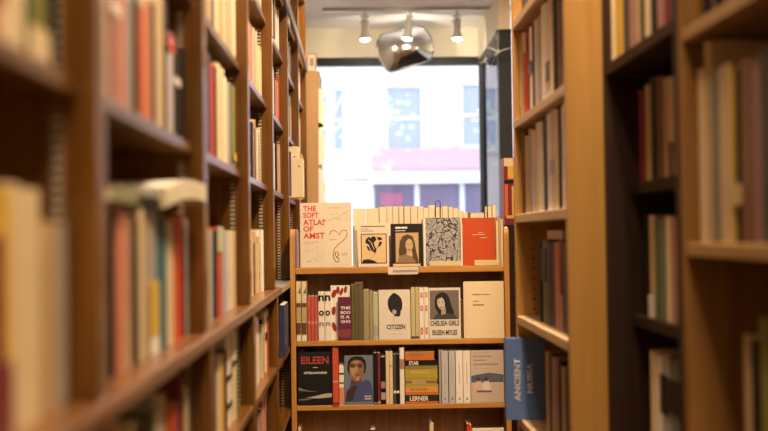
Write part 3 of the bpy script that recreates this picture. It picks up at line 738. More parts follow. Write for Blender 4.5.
ht = [(330, 235.5), (330.5, 232.5), (332.5, 231), (335.5, 231.3), (338, 233.2), (339.4, 235.8), (341, 232.5), (344, 230.6), (346.8, 231.6), (347.6, 234.4), (346, 238.2), (342.5, 242), (338, 245.5), (334.8, 248.8), (333.3, 252.5), (333.2, 256), (334.2, 259.2), (335.8, 262.2), (338.8, 262.4), (339, 259.2), (336.6, 258), (338.6, 256), (337.6, 252.2), (335.4, 252.4), (335.2, 255.5), (338, 258.6)]
A.stroke('heart_line', ht[:16], .7, plain('maroon_ink', (.30, .05, .05), .5), 4); A.stroke('coil_line', ht[15:], .75, ink, 4)
A.lines('small_print', [(329.5, 337, 240, 240.5), (341, 348, 254, 254.5), (341, 347, 255.6, 256)], greyi, 4)
# -- white book with ink flower
r, q, w, h = face_out(358.3, 389.3, 223.5, zc1, paperw, 'white book with a framed black ink drawing of a flower head, top shelf', GT, t=.018, lean=4)
A = Art(r, q)
A.lines('title', [(361.3, 385.5, 226.2, 227), (361.3, 374, 231, 231.5), (361.3, 369, 229, 229.4)], ink, 1)
tanp = plain('aged_paper', (.66, .48, .27), .5)
A.rect('picture', 361.2, 387, 234, 264, tanp, 1); A.frame('picture_border', 361.2, 387, 234, 264, .8, ink, 2)
pet = [[(366, 240), (369, 237), (373, 240), (376, 249), (375, 253.5), (371, 250), (369, 245), (365.5, 243)], [(371, 237.5), (375, 236.5), (377, 240), (374, 243)], [(377, 237.5), (381, 237.5), (383, 240), (379, 241)], [(379.5, 242), (382.5, 242.5), (381, 246), (377.5, 248.5), (379, 245)], [(374, 250), (377, 248), (375.5, 254.5)], [(366.5, 246), (369, 247), (371, 252), (368, 250)]]
for p in pet: A.poly('ink_petal', p, ink, 2)
A.stroke('ink_highlight', [(368.5, 240), (371.5, 243), (374.5, 250)], .7, tanp, 3)
A.stroke('ink_stem', [(377, 250), (374, 256), (368, 261)], .35, greyi, 2); A.poly('ink_hill', [(361.8, 263.3), (363.5, 260), (368, 259.5), (374, 261), (378, 263.3)], ink, 3)
# -- dark book with sepia portrait
r, q, w, h = face_out(391.2, 423.2, 224, zc1, 'black', 'black book with a sepia portrait of a long-haired person, third from left on top shelf', GT, t=.016, lean=4)
A = Art(r, q)
A.lines('title', [(395.8, 401.5, 227, 228.8), (402, 407.8, 227, 228.8)], whi, 1); A.lines('subtitle', [(395.8, 406, 230.6, 231.2)], whi, 1)
sep = plain('sepia_paper', (.50, .34, .17), .5); sepd = plain('sepia_dark', (.08, .05, .03), .5); seps = plain('sepia_skin', (.55, .38, .20), .5)
p_ = A.rect('picture', 396, 419, 233, 263, sep, 1)
A.poly('hair', [(400, 263), (399, 252), (400, 242), (403, 236.5), (408, 234.5), (413, 236.5), (415.2, 243), (416.5, 252), (418.5, 260), (418.5, 263)], sepd, 2, p_)
A.poly('face', ell(409.6, 245.5, 3.7, 6.3, 22), seps, 3, p_)
A.poly('neck', [(407, 250), (412, 250), (413, 257), (406.5, 257)], seps, 3, p_)
A.poly('shawl', [(397, 263), (400, 256), (406, 254.5), (412, 257), (416, 262), (416, 263)], plain('sepia_mid', (.25, .16, .08), .5), 4, p_)
A.lines('eyes', [(407, 408.8, 244, 244.7), (410.8, 412.4, 244, 244.7)], sepd, 4, p_); A.lines('mouth', [(408.5, 411, 249.4, 250)], sepd, 4, p_); A.lines('nose', [(409.5, 409.9, 245, 247.6)], plain('sepia_mid', (.25, .16, .08), .5), 4, p_)
# -- patterned grey book
crk, nt, b = nodes('branching_ink_pattern')
tc = nt.nodes.new('ShaderNodeTexCoord'); vo = nt.nodes.new('ShaderNodeTexVoronoi'); vo.feature = 'DISTANCE_TO_EDGE'; vo.inputs['Scale'].default_value = 31
ns = nt.nodes.new('ShaderNodeTexNoise'); ns.inputs['Scale'].default_value = 30; mxv = nt.nodes.new('ShaderNodeMix'); mxv.data_type = 'VECTOR'; mxv.inputs[0].default_value = .06
cr = nt.nodes.new('ShaderNodeValToRGB'); cr.color_ramp.elements[0].position = .04; cr.color_ramp.elements[0].color = (.02, .02, .025, 1); cr.color_ramp.elements[1].position = .09; cr.color_ramp.elements[1].color = (.40, .38, .37, 1)
e = cr.color_ramp.elements.new(.42); e.color = (.17, .18, .23, 1)
nt.links.new(tc.outputs['Object'], ns.inputs[0]); nt.links.new(tc.outputs['Object'], mxv.inputs[4]); nt.links.new(ns.outputs['Color'], mxv.inputs[5]); nt.links.new(mxv.outputs[1], vo.inputs[0]); nt.links.new(vo.outputs[0], cr.inputs[0]); nt.links.new(cr.outputs[0], b.inputs[0]); b.inputs['Roughness'].default_value = .35
r, q, w, h = face_out(426.5, 461, 218, zc1, crk, 'grey book covered in a black branching pattern, left of the orange-red book', GT, t=.02, lean=4, y=.014)
# -- orange-red book
orr = plain('orange_red_cover', (.47, .062, .012), .5, coat=.05, var=.06)
r, q, w, h = face_out(463.2, 496, 218, zc1, orr, 'plain orange-red book with small pale lettering, rightmost face-out on the top shelf', GT, t=.018, lean=4, y=.018)
A = Art(r, q); A.lines('title', [(473, 486, 234.4, 235.1), (479, 484, 232.4, 232.9), (481, 488, 237.8, 238.4)], plain('pale_print', (.62, .42, .40), .5), 1)
# thin spines and slim things between them on the top shelf
def spine(px0, px1, pyt, zs, col, label, group, y=.004, w=.15, kind='paper', band=None, lean=0, ref=340):
    Y = YCN+y; zr = zs; P = proj(X_((px0+px1)/2), Y, zs)[1]
    xa, xb = atY(px0, P, Y)[0], atY(px1, P, Y)[0]; zt__ = atY((px0+px1)/2, pyt, Y)[1]
    return spine_book(((xa+xb)/2, Y, zs+.0003), xb-xa-.0006, zt__-zs, w, col, label, group, 0, kind, band, lean=lean)
GS = 'slim books between the face-out books on the top shelf'
spine(300.1, 302.6, 224, zc1, 'cream', 'slim cream book tucked behind the left edge of the big atlas', GS, y=.045, w=.14)
spine(353, 355.2, 226, zc1, 'grey', 'slim grey book between the big atlas and the flower book', GS, y=.03)
spine(355.3, 357.6, 230, zc1, 'tan', 'slim tan book just left of the white flower book', GS, y=.03)
spine(389.7, 391.0, 236, zc1, 'maroon', 'slim dark red book between the flower book and the black portrait book', GS, y=.03)
spine(423.8, 426.2, 219, zc1, 'white', 'slim white book between the portrait book and the patterned book', GS, y=.02)
spine(461.2, 462.9, 224, zc1, 'white', 'slim white book between the patterned book and the orange-red book', GS, y=.012)
spine(496.6, 498.9, 221, zc1, 'cream', 'slim cream book just right of the orange-red book', GS, y=.012)
spine(499.1, 501.2, 217, zc1, 'tan', 'slim tan book second right of the orange-red book', GS, y=.012)
spine(501.4, 503.4, 219, zc1, 'cream', 'slim cream book against the right side of the centre bookcase, on its top shelf', GS, y=.012)
spine(503.3, 504.3, 216, zc1, 'grey-green', 'slim grey-green book against the right side of the centre bookcase, on its top shelf', GS, y=.02)
# thin books lying at the feet of the face-out books
def flat(px0, px1, pyt, pyb, zs, col, label, group, y=-.004, w=.02, name='book', band=None):
    Y = YCN+y; s = Y/F; xa, xb = atY(px0, pyb, Y)[0], atY(px1, pyb, Y)[0]; h = (pyb-pyt)*s
    r = empty(name, ((xa+xb)/2, Y, zs), label, 'book', group); W = xb-xa; c = .0012 if h > .008 else .0006
    g = MB(); g.box(-W/2, W/2, 0, w, 0, c); g.box(-W/2, W/2, 0, w, h-c, h); g.box(-W/2, W/2, 0, c, c, h-c); g.build('cover', bc(col) if isinstance(col, str) else col, r, bevel=.0004)
    MB().box(-W/2+.002, W/2-.002, c+.0002, w-.001, c+.0001, h-c-.0001).build('pages', M_pages, r)
    return r, W, h
# display ledges: cream lips that hold the face-out books
def lip(px0, px1, pyt, pyb, label):
    Y = YCN+.003; s = Y/F; xa, xb = atY(px0, pyb, Y)[0], atY(px1, pyb, Y)[0]; h = (pyb-pyt)*s; W = xb-xa
    r = empty('book_stand', ((xa+xb)/2, Y, zc1+.0003), label, 'book stand', 'cream book stands on the top shelf')
    mt = plain('cream_lip', (.66, .52, .30), .4)
    MB().box(-W/2, W/2, 0, .006, 0, h).build('front_lip', mt, r, bevel=.0008)
lip(393, 420.5, 263.4, 266.3, 'cream lip holding the black portrait book at its foot')
lip(429.5, 461.0, 260.3, 265.2, 'cream lip holding the patterned grey book at its foot')
lip(474.5, 499, 259.5, 265.0, 'cream lip holding the orange-red book at its foot')
# shelf talker card
Y = YCN-.0012; xa, zb_ = atY(388, 274.6, Y); xb, zt2 = atY(418, 266.8, Y)
r = empty('shelf_card', ((xa+xb)/2, Y, zb_), 'white card label fixed to the edge of the top shelf under the portrait book', 'shelf label')
MB().box(-(xb-xa)/2, (xb-xa)/2, 0, .001, 0, zt2-zb_).build('card', plain('shelf_card_paper', (.66, .58, .52), .5), r)
MB().box(-(xb-xa)/2+.02, (xb-xa)/2-.003, -.0004, -.0001, .009, .019).build('printed_band', plain('grey_print', (.36, .29, .29), .5), r)
MB().box(-(xb-xa)/2, -(xb-xa)/2+.017, -.0004, -.0001, .001, .03).build('printed_corner', plain('cream_print', (.74, .62, .45), .5), r)
# cream books with page edges outwards at the back of the top shelf
GK = 'cream page edges of books at the back of the top shelf'
back = [(353.5, 379.5, 208, 'lavender')]
x = 380
tops = {0: 206.5}
edges = [380, 387.5, 393.5, 399.5, 404.6, 411.5, 418.5, 424.5, 429.5, 436.5, 443, 449, 454, 459, 464, 468.5]
tp = [206.5, 206, 206, 206, 206, 206, 206, 207.5, 205, 207, 206, 206.5, 208, 210, 212]
def foreedge(px0, px1, pyt, y, label, colr, w=.12, zb=None):
    Y = YCN+y; zs = zb or zc1; P = proj(X_(px0), Y, zs)[1]; xa, xb = atY(px0, P, Y)[0], atY(px1, P, Y)[0]; zt__ = atY((px0+px1)/2, pyt, Y)[1]; h = zt__-zs; t = xb-xa-.0008
    r = empty('book', ((xa+xb)/2, Y, zs+.0003), label, 'book', GK)
    c = .0012
    g = MB(); g.box(-t/2, -t/2+c, 0, w, 0, h); g.box(t/2-c, t/2, 0, w, 0, h); g.box(-t/2+c, t/2-c, w-c, w, 0, h); g.build('cover', bc(colr), r)
    MB().box(-t/2+c+.0001, t/2-c-.0001, .0025, w-c-.0001, .0015, h-.0015).build('pages', M_pages, r)
foreedge(353.5, 366, 208, .15, 'broad pale book at the back of top shelf, behind the flower book', 'lavender'); foreedge(366.3, 379.6, 208, .15, 'broad pale book second from left at the back of top shelf', 'cream')
for i in range(15):
    colr = ['cream', 'tan', 'cream', 'brown', 'maroon', 'cream', 'tan'][i % 7]
    where = ['behind the flower book']*1+['behind the gap between flower and portrait books']*1+['behind the black portrait book']*5+['behind the patterned book']*5+['behind the gap left of the orange-red book']*3
    foreedge(edges[i], edges[i+1], tp[i], .14+(i % 3)*.004, f'cream book with page edges outward, {ORD[i+1]} from left in top shelf back row', colr)
foreedge(488.5, 492.6, 206, .15, 'cream book standing left of the pair at the right end of the back row', 'cream')
foreedge(493, 497, 205, .15, 'cream book standing right of the pair at the right end of the back row', 'tan')
# low pile of pages lying between them
Y = YCN+.15; xa, xb = atY(470, 218, Y)[0], atY(487, 218, Y)[0]; zz = zc1+.0005
for k in range(7):
    hh = (atY(478, 212.5, Y)[1]-zc1)/7-.0006
    r = empty('book', ((xa+xb)/2+random.uniform(-.002, .002), Y, zz), f'cream book lying flat in a pile behind the orange-red book, {ORD[k+1]} from the bottom', 'book', 'pile lying behind the orange-red book')
    W = xb-xa; g = MB(); g.box(-W/2, W/2, 0, .12, 0, .0012); g.box(-W/2, W/2, 0, .12, hh-.0012, hh); g.box(-W/2, W/2, .1188, .12, .0012, hh-.0012); g.build('cover', bc(['cream', 'tan', 'white'][k % 3]), r)
    MB().box(-W/2+.002, W/2-.002, .002, .1187, .0013, hh-.0013).build('pages', M_pages, r); zz += hh+.0006
# wire stands rising behind the patterned and the orange book
wire = plain('black_wire', (.02, .02, .022), .35, metal=.6)
for (pa, pb, pt, yy, lb) in ((435.6, 440.4, 200.3, .128, 'black wire book stand looping up behind the patterned book'), (484.4, 487.6, 204, .128, 'black wire book stand looping up behind the orange-red book')):
    Y = YCN+yy; xa = atY(pa, 215, Y)[0]; xb = atY(pb, 215, Y)[0]; z1 = atY(pa, pt, Y)[1]; xm = (xa+xb)/2; hw2 = (xb-xa)/2; H = z1-zc1
    r = empty('wire_stand', (xm, Y, zc1+.0025), lb, 'book stand', 'black wire book stands')
    L = [(-hw2, 0, 0), (-hw2, 0, H-hw2-.004)]+[(-hw2*math.cos(a), 0, H-hw2-.004+hw2*math.sin(a)) for a in [math.pi*i/8 for i in range(1, 8)]]+[(hw2, 0, H-hw2-.004), (hw2, 0, 0)]
    MB().tube(L, .002, 6).build('hoop', wire, r, smooth=True)
    MB().tube([(-hw2, 0, 0), (-hw2-.01, -.07, 0), (hw2+.01, -.07, 0), (hw2, 0, 0)], .002, 6).build('base', wire, r, smooth=True)

# ---------------------------------------------------------------- second shelf
def S2(px0, px1, pyt, col, label, **k): return spine(px0, px1, pyt, zc2, col, label, GM, **k)
for i, (a, b1) in enumerate(((296.7, 301.4), (302, 307))):
    r = S2(a, b1, 281.5, 'cream', f'{"left" if i == 0 else "right"} of two cream and brown spines at the left end of the second shelf', band=[(.33, .59, 'tan'), (.0, .09, 'white')])
    t = (b1-a)*SC*.5-.0006
    MB().box(-t*.95, t*.95, -.0012, -.0007, .59*.243, .66*.243).build('brown_band', bc('brown'), r); MB().box(-t*.95, t*.95, -.0012, -.0007, .12*.243, .32*.243).build('brown_band', bc('brown'), r)
    MB().poly([(-t*.2, .83*.243), (t*.9, .83*.243), (t*.9, .95*.243)], -.0014, -.0007).build('green_corner', bc('teal'), r)
for i, (a, b1) in enumerate(((307.6, 311), (311.3, 314.4), (314.7, 318))):
    S2(a, b1, 296.5, plain('coral_spine', (.52, .10, .08), .45), f'{["left", "middle", "right"][i]} of three matching coral red spines', band=[(.38, .44, 'pink')])
for i, (a, b1) in enumerate(((318.7, 324.8), (325.2, 331))):
    r = S2(a, b1, 292, 'white', f'{"left" if i == 0 else "right"} of two white spines with large black letters')
    t = (b1-a)*SC*.5-.0012
    text('n', 'spine_letter', ink, r, -t, t, .168, .192, -.0009); text('o', 'spine_letter', ink, r, -t*.95, t*.95, .105, .128, -.0009); text('n', 'spine_letter', greyi, r, -t*.8, t*.8, .062, .078, -.0009)
r, q, w, h = face_out(331.2, 350.5, 285.5, zc2, 'white', 'white book with dark red leaf shapes, behind the purple book on the second shelf', GM, t=.006, lean=0, y=.028)
A = Art(r, q); dr = plain('dark_red_leaf', (.30, .03, .02), .5)
for (cx_, cy_, rx, ry, ro) in ((334.5, 294, 2.4, 4.5, 20), (338.5, 290.5, 1.8, 4, 0), (342, 292, 1.6, 4.2, 20), (334, 311, 2.1, 4.6, 5), (334.5, 327, 2.2, 5, -15), (346, 290, 1.6, 3.8, 10)):
    A.poly('leaf', ell(cx_, cy_, rx, ry, 10, rot=ro), dr, 1)
purp = plain('plum_cover', (.13, .025, .06), .4)
r, q, w, h = face_out(338.3, 351.6, 297.2, zc2, purp, 'plum purple book with bold white words, beside the olive spines', GM, t=.012, lean=0, y=.004)
A = Art(r, q)
for s_, x1, y0, y1 in (('THIS', 350.8, 306.6, 309.6), ('BOO', 350.8, 311.2, 314.2), ('IS A', 350.0, 315.6, 318.6), ('GHO', 350.8, 320.2, 323.2)): A.text(s_, 'title', whi, 341, x1, y0, y1, 1)
A.rect('lower_band', 338.6, 351.3, 329.5, 337.5, plain('plum_red', (.22, .05, .06), .5), 1)
for i, (a, b1, pt) in enumerate(((351.9, 355, 285), (355.2, 358.4, 283), (358.6, 363.8, 282.8))):
    S2(a, b1, pt, plain('olive_spine', (.125, .10, .045), .5), f'{["left", "middle", "right"][i]} of three dark olive green spines on the second shelf', w=.15)
S2(364, 369.5, 290, plain('light_olive', (.32, .28, .16), .5), 'light olive spine right of the dark olive ones'); S2(369.8, 373.2, 291.5, plain('light_olive', (.32, .28, .16), .5), 'narrow light olive spine left of the pale grey one')
S2(373.5, 378.5, 292.5, 'pale green', 'pale grey-green spine just left of the white hooded cover', band=[(.1, .3, 'grey')])
whc = plain('soft_white_cover', (.68, .62, .55), .4, coat=.2)
r, q, w, h = face_out(379.2, 410.8, 290, zc2, whc, 'white book titled CITIZEN with a black shape in the middle', GM, t=.012, lean=2, y=.005)
A = Art(r, q); hd_ = plain('charcoal_shape', (.022, .020, .024), .8)
A.poly('printed_shape', [(394.3, 293.2), (396.5, 294), (399.5, 296), (402, 299.5), (403, 304), (402.5, 309), (401, 312), (400.9, 315), (399, 317.4), (397.2, 316.4), (395.5, 317), (394, 314.5), (391.5, 313), (389.2, 309.5), (388, 304.5), (388.5, 300), (390.5, 296.5), (393, 294)], hd_, 1)
A.poly('printed_shape_inside', [(392, 312.5), (394, 309.5), (397, 311.2), (396.5, 314.5), (394, 314.2)], plain('grey_inside', (.42, .38, .34), .6), 2)
A.text('CITIZEN', 'title', ink, 386.8, 405.5, 324.8, 329.4, 1); A.lines('small_print', [(389.5, 402, 330.5, 331), (390.5, 402.5, 334, 334.6)], plain('pale_print2', (.48, .42, .36), .5), 1)
A.stroke('printed_string', [(394, 316), (393.8, 320), (394.6, 323.2)], .4, greyi, 1)
S2(411.4, 415.6, 287.6, plain('pale_olive_spine', (.52, .46, .24), .5), 'left of two pale olive cream spines right of the CITIZEN book', band=[(.02, .06, 'dark grey')]); S2(415.9, 419.4, 287.6, plain('pale_olive_spine', (.52, .46, .24), .5), 'right of two pale olive cream spines right of the CITIZEN book', band=[(.02, .06, 'dark grey')])
for i, (a, b1) in enumerate(((419.7, 424.3), (424.6, 429))):
    r = S2(a, b1, 287.8, 'white', f'{"left" if i == 0 else "right"} of two white spines marked with red, beside the portrait cover')
    t = (b1-a)*SC*.5-.001
    for z0, z1 in ((.02, .034), (.036, .05), (.120, .130), (.133, .143), (.178, .186), (.19, .197)):
        g = MB(); g.poly([(-t*.8, z0), (-t*.35, z0), (t*.8, z1), (t*.35, z1)], -.0012, -.0007); g.poly([(t*.35, z0), (t*.8, z0), (-t*.35, z1), (-t*.8, z1)], -.0009, -.0006)
        g.build('red_mark', redi, r)
r, q, w, h = face_out(429.4, 461.2, 288, zc2, whc, 'white book CHELSEA GIRLS with a black and white portrait of a dark-haired person', GM, t=.012, lean=2, y=.004)
A = Art(r, q); ph = plain('photo_grey', (.16, .135, .13), .5)
p_ = A.rect('picture', 430.4, 459.6, 290.6, 319.6, ph, 1)
A.poly('hair', [(435.8, 308), (435.2, 302), (436.2, 296.5), (439, 293.6), (443.5, 292.4), (447.6, 294), (450, 298), (451.4, 304), (453.5, 310), (455, 315), (448, 318), (441, 319), (439, 314)], hd_, 2, p_)
skn = plain('photo_skin', (.55, .48, .43), .6)
A.poly('face', ell(441.6, 303.4, 3.7, 6.4, 22, rot=-8), skn, 3, p_); A.poly('neck', [(442, 308), (446, 307), (446.6, 315.5), (441.5, 315)], plain('photo_skin_shade', (.36, .31, .28), .6), 3, p_)
A.poly('fringe', [(437, 299), (439, 295), (444, 294.5), (446, 298), (445.6, 301), (442.5, 297.6), (439, 299)], hd_, 4, p_)
A.lines('eyes', [(438.8, 440.6, 302, 302.7), (442.4, 444.3, 302, 302.7)], ink, 4, p_); A.lines('mouth', [(440, 443, 307.4, 308)], ink, 4, p_)
A.poly('clothing', [(433.5, 319.2), (437, 314), (442, 315.4), (448, 313.5), (455, 315), (458.8, 319.2)], plain('photo_dark_grey', (.06, .055, .055), .6), 5, p_)
A.text('CHELSEA GIRLS', 'title', ink, 430.6, 459.5, 320.9, 326, 1); A.text('EILEEN MYLES', 'author_name', ink, 432.6, 457.4, 330.2, 335.3, 1)
S2(461.7, 464.0, 300, 'brown', 'narrow brown spine between the portrait cover and the large cream book', y=.03, w=.12)
r, q, w, h = face_out(464.2, 504.7, 281.6, zc2, plain('buff_cover', (.74, .60, .40), .5), 'large plain buff book with small dark lettering at the right end of second shelf', GM, t=.016, lean=1.5, y=.004)
A = Art(r, q); A.lines('title', [(473.3, 481, 294.2, 295.4), (481.5, 490.6, 294.4, 295.3)], greyi, 1); A.text('John', 'author_name', greyi, 473.5, 480, 300.5, 302.6, 1); A.lines('author_line', [(473.4, 484.6, 304.4, 305.8)], greyi, 1)

# ---------------------------------------------------------------- third shelf
def S3(px0, px1, pyt, col, label, **k): return spine(px0, px1, pyt, zc3, col, label, GB, **k)
r, q, w, h = face_out(298.3, 332.2, 352.5, zc3, 'black', 'black book titled EILEEN in red with a pale road at the bottom', GB, t=.016, lean=2, y=.005)
A = Art(r, q); rp = plain('coral_letters', (.38, .06, .05), .5)
A.text('EILEEN', 'title', rp, 301.6, 329, 357.2, 364.6, 1); A.lines('rule', [(313.3, 318, 368, 368.5)], whi, 1); A.text('OTTESSA MOSHFEGH', 'author_name', whi, 304.2, 327, 372.4, 374.6, 1)
A.poly('pale_streak', [(298.7, 387.5), (306, 390.5), (318, 392.2), (308, 391.8), (298.7, 391)], plain('grey_streak', (.20, .17, .15), .6), 1)
A.poly('pale_road', [(306, 398.2), (316, 396.2), (326, 394), (331.8, 393.8), (331.8, 397.6), (320, 398.8)], plain('pale_streak', (.46, .40, .33), .6), 1)
A.poly('pale_verge', [(298.7, 399.5), (306, 399), (312, 399.6), (306, 400.4), (298.7, 400.6)], plain('grey_streak', (.20, .17, .15), .6), 1)
S3(333.0, 339.0, 349, plain('bright_red_spine', (.58, .085, .04), .45), 'tall bright red spine right of the black EILEEN book', y=-.002, band=[(.4, .44, 'pink'), (.02, .05, 'maroon')])
S3(339.5, 344.4, 366, 'white', 'short white and red patterned spine beside the red one', band=[(.02, .45, 'salmon'), (.78, .82, 'black'), (.55, .58, 'black')])
bpc = plain('photo_blue_grey', (.15, .18, .24), .4, coat=.3)
r, q, w, h = face_out(344.8, 373.4, 356, zc3, bpc, 'book with a close photograph of a person in a blue jacket, on the third shelf', GB, t=.014, lean=2, y=.006)
A = Art(r, q); brs = plain('brown_skin', (.27, .13, .07), .6)
p_ = A.rect('picture', 345.2, 373, 356.6, 401.6, bpc, 1)
A.poly('hair', [(347.6, 369), (348.4, 362), (351.5, 358), (357, 356.7), (362.5, 357.5), (366, 361.5), (366.6, 368), (365.4, 374), (349, 374)], ink, 2, p_)
A.poly('face', [(349.8, 366), (352, 361.6), (356, 360.2), (361, 361), (364.2, 365), (364.6, 371), (362.8, 377), (359.4, 381.6), (355.4, 382), (351.8, 378.4), (349.8, 372)], brs, 3, p_)
ls = plain('lit_skin', (.46, .25, .15), .6)
A.poly('cheek', [(350.4, 368.4), (353, 367.6), (356.2, 369), (356.6, 374), (354.6, 377.8), (351.6, 374.6)], ls, 4, p_); A.poly('chin', [(356.4, 377.4), (360.4, 377), (359, 380.6), (356.4, 380.8)], ls, 4, p_); A.poly('forehead', [(353, 362.6), (358, 361.4), (360, 363), (354, 364)], ls, 4, p_)
A.poly('sunglass_lens', ell(352.9, 366.2, 2.6, 2, 12), sepd, 5, p_); A.poly('sunglass_lens', ell(360.4, 366.2, 2.9, 2.1, 12), sepd, 5, p_); A.lines('sunglass_bridge', [(355, 358, 365.2, 365.8)], sepd, 5, p_)
A.poly('nose', [(356.2, 366), (357.6, 366), (358.6, 371.6), (355.6, 371.6)], ls, 5, p_); A.poly('mouth', ell(357, 375.3, 2.7, .8, 10), plain('lip_brown', (.20, .07, .05), .6), 5, p_)
A.poly('neck', [(352, 378), (362, 377), (361, 386), (350, 388)], plain('neck_shade', (.10, .05, .03), .6), 2, p_)
A.poly('jacket', [(345.4, 401.4), (346.5, 391), (352, 385.5), (361, 383), (367, 380), (370.5, 382), (372.8, 390), (372.8, 401.4)], plain('blue_jacket', (.06, .075, .20), .7), 4, p_)
A.poly('shoulder', [(345.4, 401.4), (347.5, 391), (353, 386), (358, 386), (352, 401.4)], plain('brown_shoulder', (.05, .03, .03), .7), 5, p_)
A.lines('title', [(364.5, 367.8, 396, 397.4), (368.3, 371.4, 396, 397.4), (364.8, 371.6, 398.4, 399.8)], plain('pale_print', (.62, .42, .40), .5), 6)
dat = [(373.9, 377.6, 353, 'black', [(.02, .04, 'grey')], 'black spine beside the blue jacket book'), (378, 380.8, 353, 'maroon', [(.02, .06, 'tan')], 'narrow crimson spine on the third shelf'),
       (381.2, 386, 357, 'black', [(.34, .48, 'rose'), (.1, .25, 'grey')], 'black patterned spine right of the crimson one'), (386.3, 389.6, 351.5, 'cream', [], 'left of two cream spines on the third shelf'), (389.8, 393.2, 351.5, 'cream', [(.7, .74, 'tan')], 'right of two cream spines on the third shelf'),
       (393.6, 396.6, 354.5, 'dark grey', [(.22, .27, 'white')], 'left of two dark spines crossed by a white band'), (396.8, 399.8, 354.5, 'black', [(.22, .27, 'white')], 'right of two dark spines crossed by a white band'), (400.2, 404.8, 347.8, 'white', [(.62, .80, 'rose')], 'tall white spine with red lettering left of the lying pile')]
for a, b1, pt, c, bd, lb in dat: S3(a, b1, pt, c, lb, band=bd, w=.14)
# lying pile
pile = [(405.3, 435.4, 351.6, 359.2, plain('orange_tan_spine', (.46, .19, .06), .5), [('band', 'orange', 0, .3), ('dash', None, 0, 0)], 'orange-brown book on top of the lying pile'),
        (405.3, 438.8, 360.4, 368.3, 'black', [('band', 'olive', 0, .38), ('text', 'STAR', .45, .92)], 'black and olive book with white capitals STAR, second in the lying pile'),
        (405.3, 438.5, 369, 377, plain('mustard_spine', (.42, .33, .03), .5), [('dash2', None, 0, 0)], 'mustard yellow book third from the top of the lying pile'),
        (405.3, 438.2, 377.6, 385.6, plain('yellow_olive_spine', (.38, .31, .06), .5), [('dash3', None, 0, 0)], 'yellow-olive book with a dark stripe, fourth in the lying pile'),
        (405.3, 439, 386.2, 394, plain('amber_spine', (.60, .34, .08), .5), [('band', 'orange', 0, .35), ('dash', None, 0, 0)], 'amber and orange book fifth in the lying pile'),
        (405.3, 439, 394.6, 403.6, plain('dark_green_spine', (.018, .03, .015), .5), [('band', 'orange', 0, .27), ('text', 'LERNER', .35, .88)], 'dark green book with white capitals LERNER at the bottom of the pile')]
Y = YCN+.005; s = Y/F
zcur = zc3+.0004; tot = atY(420, 351.6, Y)[1]-zc3
for i in range(5, -1, -1):
    a, b1, yt, yb, col, deco, lb = pile[i]; h = (yb-yt)*s; gap = .0006
    h = tot/6-gap
    xa, xb = atY(a, 380, Y)[0], atY(b1, 380, Y)[0]; W = xb-xa
    r = empty('book', ((xa+xb)/2, Y, zcur), lb, 'book', 'books lying in a pile on the third shelf'); c = .0015
    g = MB(); o6 = .004
    for z0, z1 in ((0, c), (h-c, h)): g.hull([(-W/2, 0, z0), (W/2-o6, 0, z0), (W/2, .012, z0), (W/2, .15, z0), (-W/2, .15, z0)], [(-W/2, 0, z1), (W/2-o6, 0, z1), (W/2, .012, z1), (W/2, .15, z1), (-W/2, .15, z1)])
    g.box(-W/2, W/2-o6, 0, c, c, h-c); g.build('cover', bc(col) if isinstance(col, str) else col, r)
    MB().box(-W/2+.002, W/2-.005, c+.0002, .148, c+.0001, h-c-.0001).build('pages', M_pages, r)
    xe = W/2-o6-.0005
    for k, v, z0, z1 in deco:
        if k == 'band': MB().box(-W/2+.0005, xe, -.0004, -.0001, h*z0+.0003, h*z1).build('spine_band', bc(v), r)
        if k == 'text': text(v, 'title', whi, r, -W/2+(.016 if v == 'STAR' else .018), (-W/2+.058) if v == 'STAR' else (W/2-.045), h*z0, h*z1, -.0004)
        if k == 'dash':
            g = MB(); x = -W/2+.02
            while x < W/2-.05: g.box(x, x+.004, -.0004, -.0001, h*.5, h*.8); x += .0085
            g.build('dark_lettering', plain('brown_print', (.22, .12, .07), .5), r)
        if k == 'dash2':
            g = MB(); x = -W/2+.026
            while x < W/2-.045: g.box(x, x+.0045, -.0004, -.0001, h*.45, h*.8); x += .0085
            g.build('pale_lettering', plain('buff_print', (.55, .42, .25), .5), r)
        if k == 'dash3':
            MB().box(-W/2+.0005, xe, -.0003, -.0001, h*.38, h*.62).build('dark_stripe', plain('brown_print', (.22, .12, .07), .5), r)
            g = MB(); x = -W/2+.03
            while x < W/2-.05: g.box(x, x+.005, -.0007, -.0004, h*.3, h*.7); x += .0085
            g.build('pale_lettering', plain('buff_print', (.55, .42, .25), .5), r)
    zcur += h+gap
lv = plain('lilac_white_spine', (.50, .48, .52), .45)
for i, (a, b1, pt, c, lb) in enumerate([(439.4, 441.4, 350.5, 'grey', 'narrow grey spine right of the lying pile'), (442, 448.6, 351, lv, 'left of two lilac-white spines on the third shelf'), (449.4, 455.6, 351, lv, 'right of two lilac-white spines on the third shelf'), (456.2, 463.2, 351, 'white', 'left of two cream-white spines beside the beach picture book'), (463.6, 470.8, 351, 'white', 'right of two cream-white spines beside the beach picture book')]):
    r = S3(a, b1, pt, c, lb)
    if i: MB().box(-.003, .003, -.0012, -.0007, .014, .022).build('spine_emblem', plain('blue_grey_print', (.12, .13, .22), .5), r); MB().box(-.0012, .0012, -.0012, -.0007, .08, .17).build('spine_lettering', plain('faint_print', (.36, .33, .33), .5), r)
r, q, w, h = face_out(471.3, 504.4, 350.6, zc3, plain('pale_mauve_cover', (.50, .43, .38), .45), 'pale book picturing two seated figures by blue water, right end of third shelf', GB, t=.014, lean=1.5, y=.004)
A = Art(r, q)
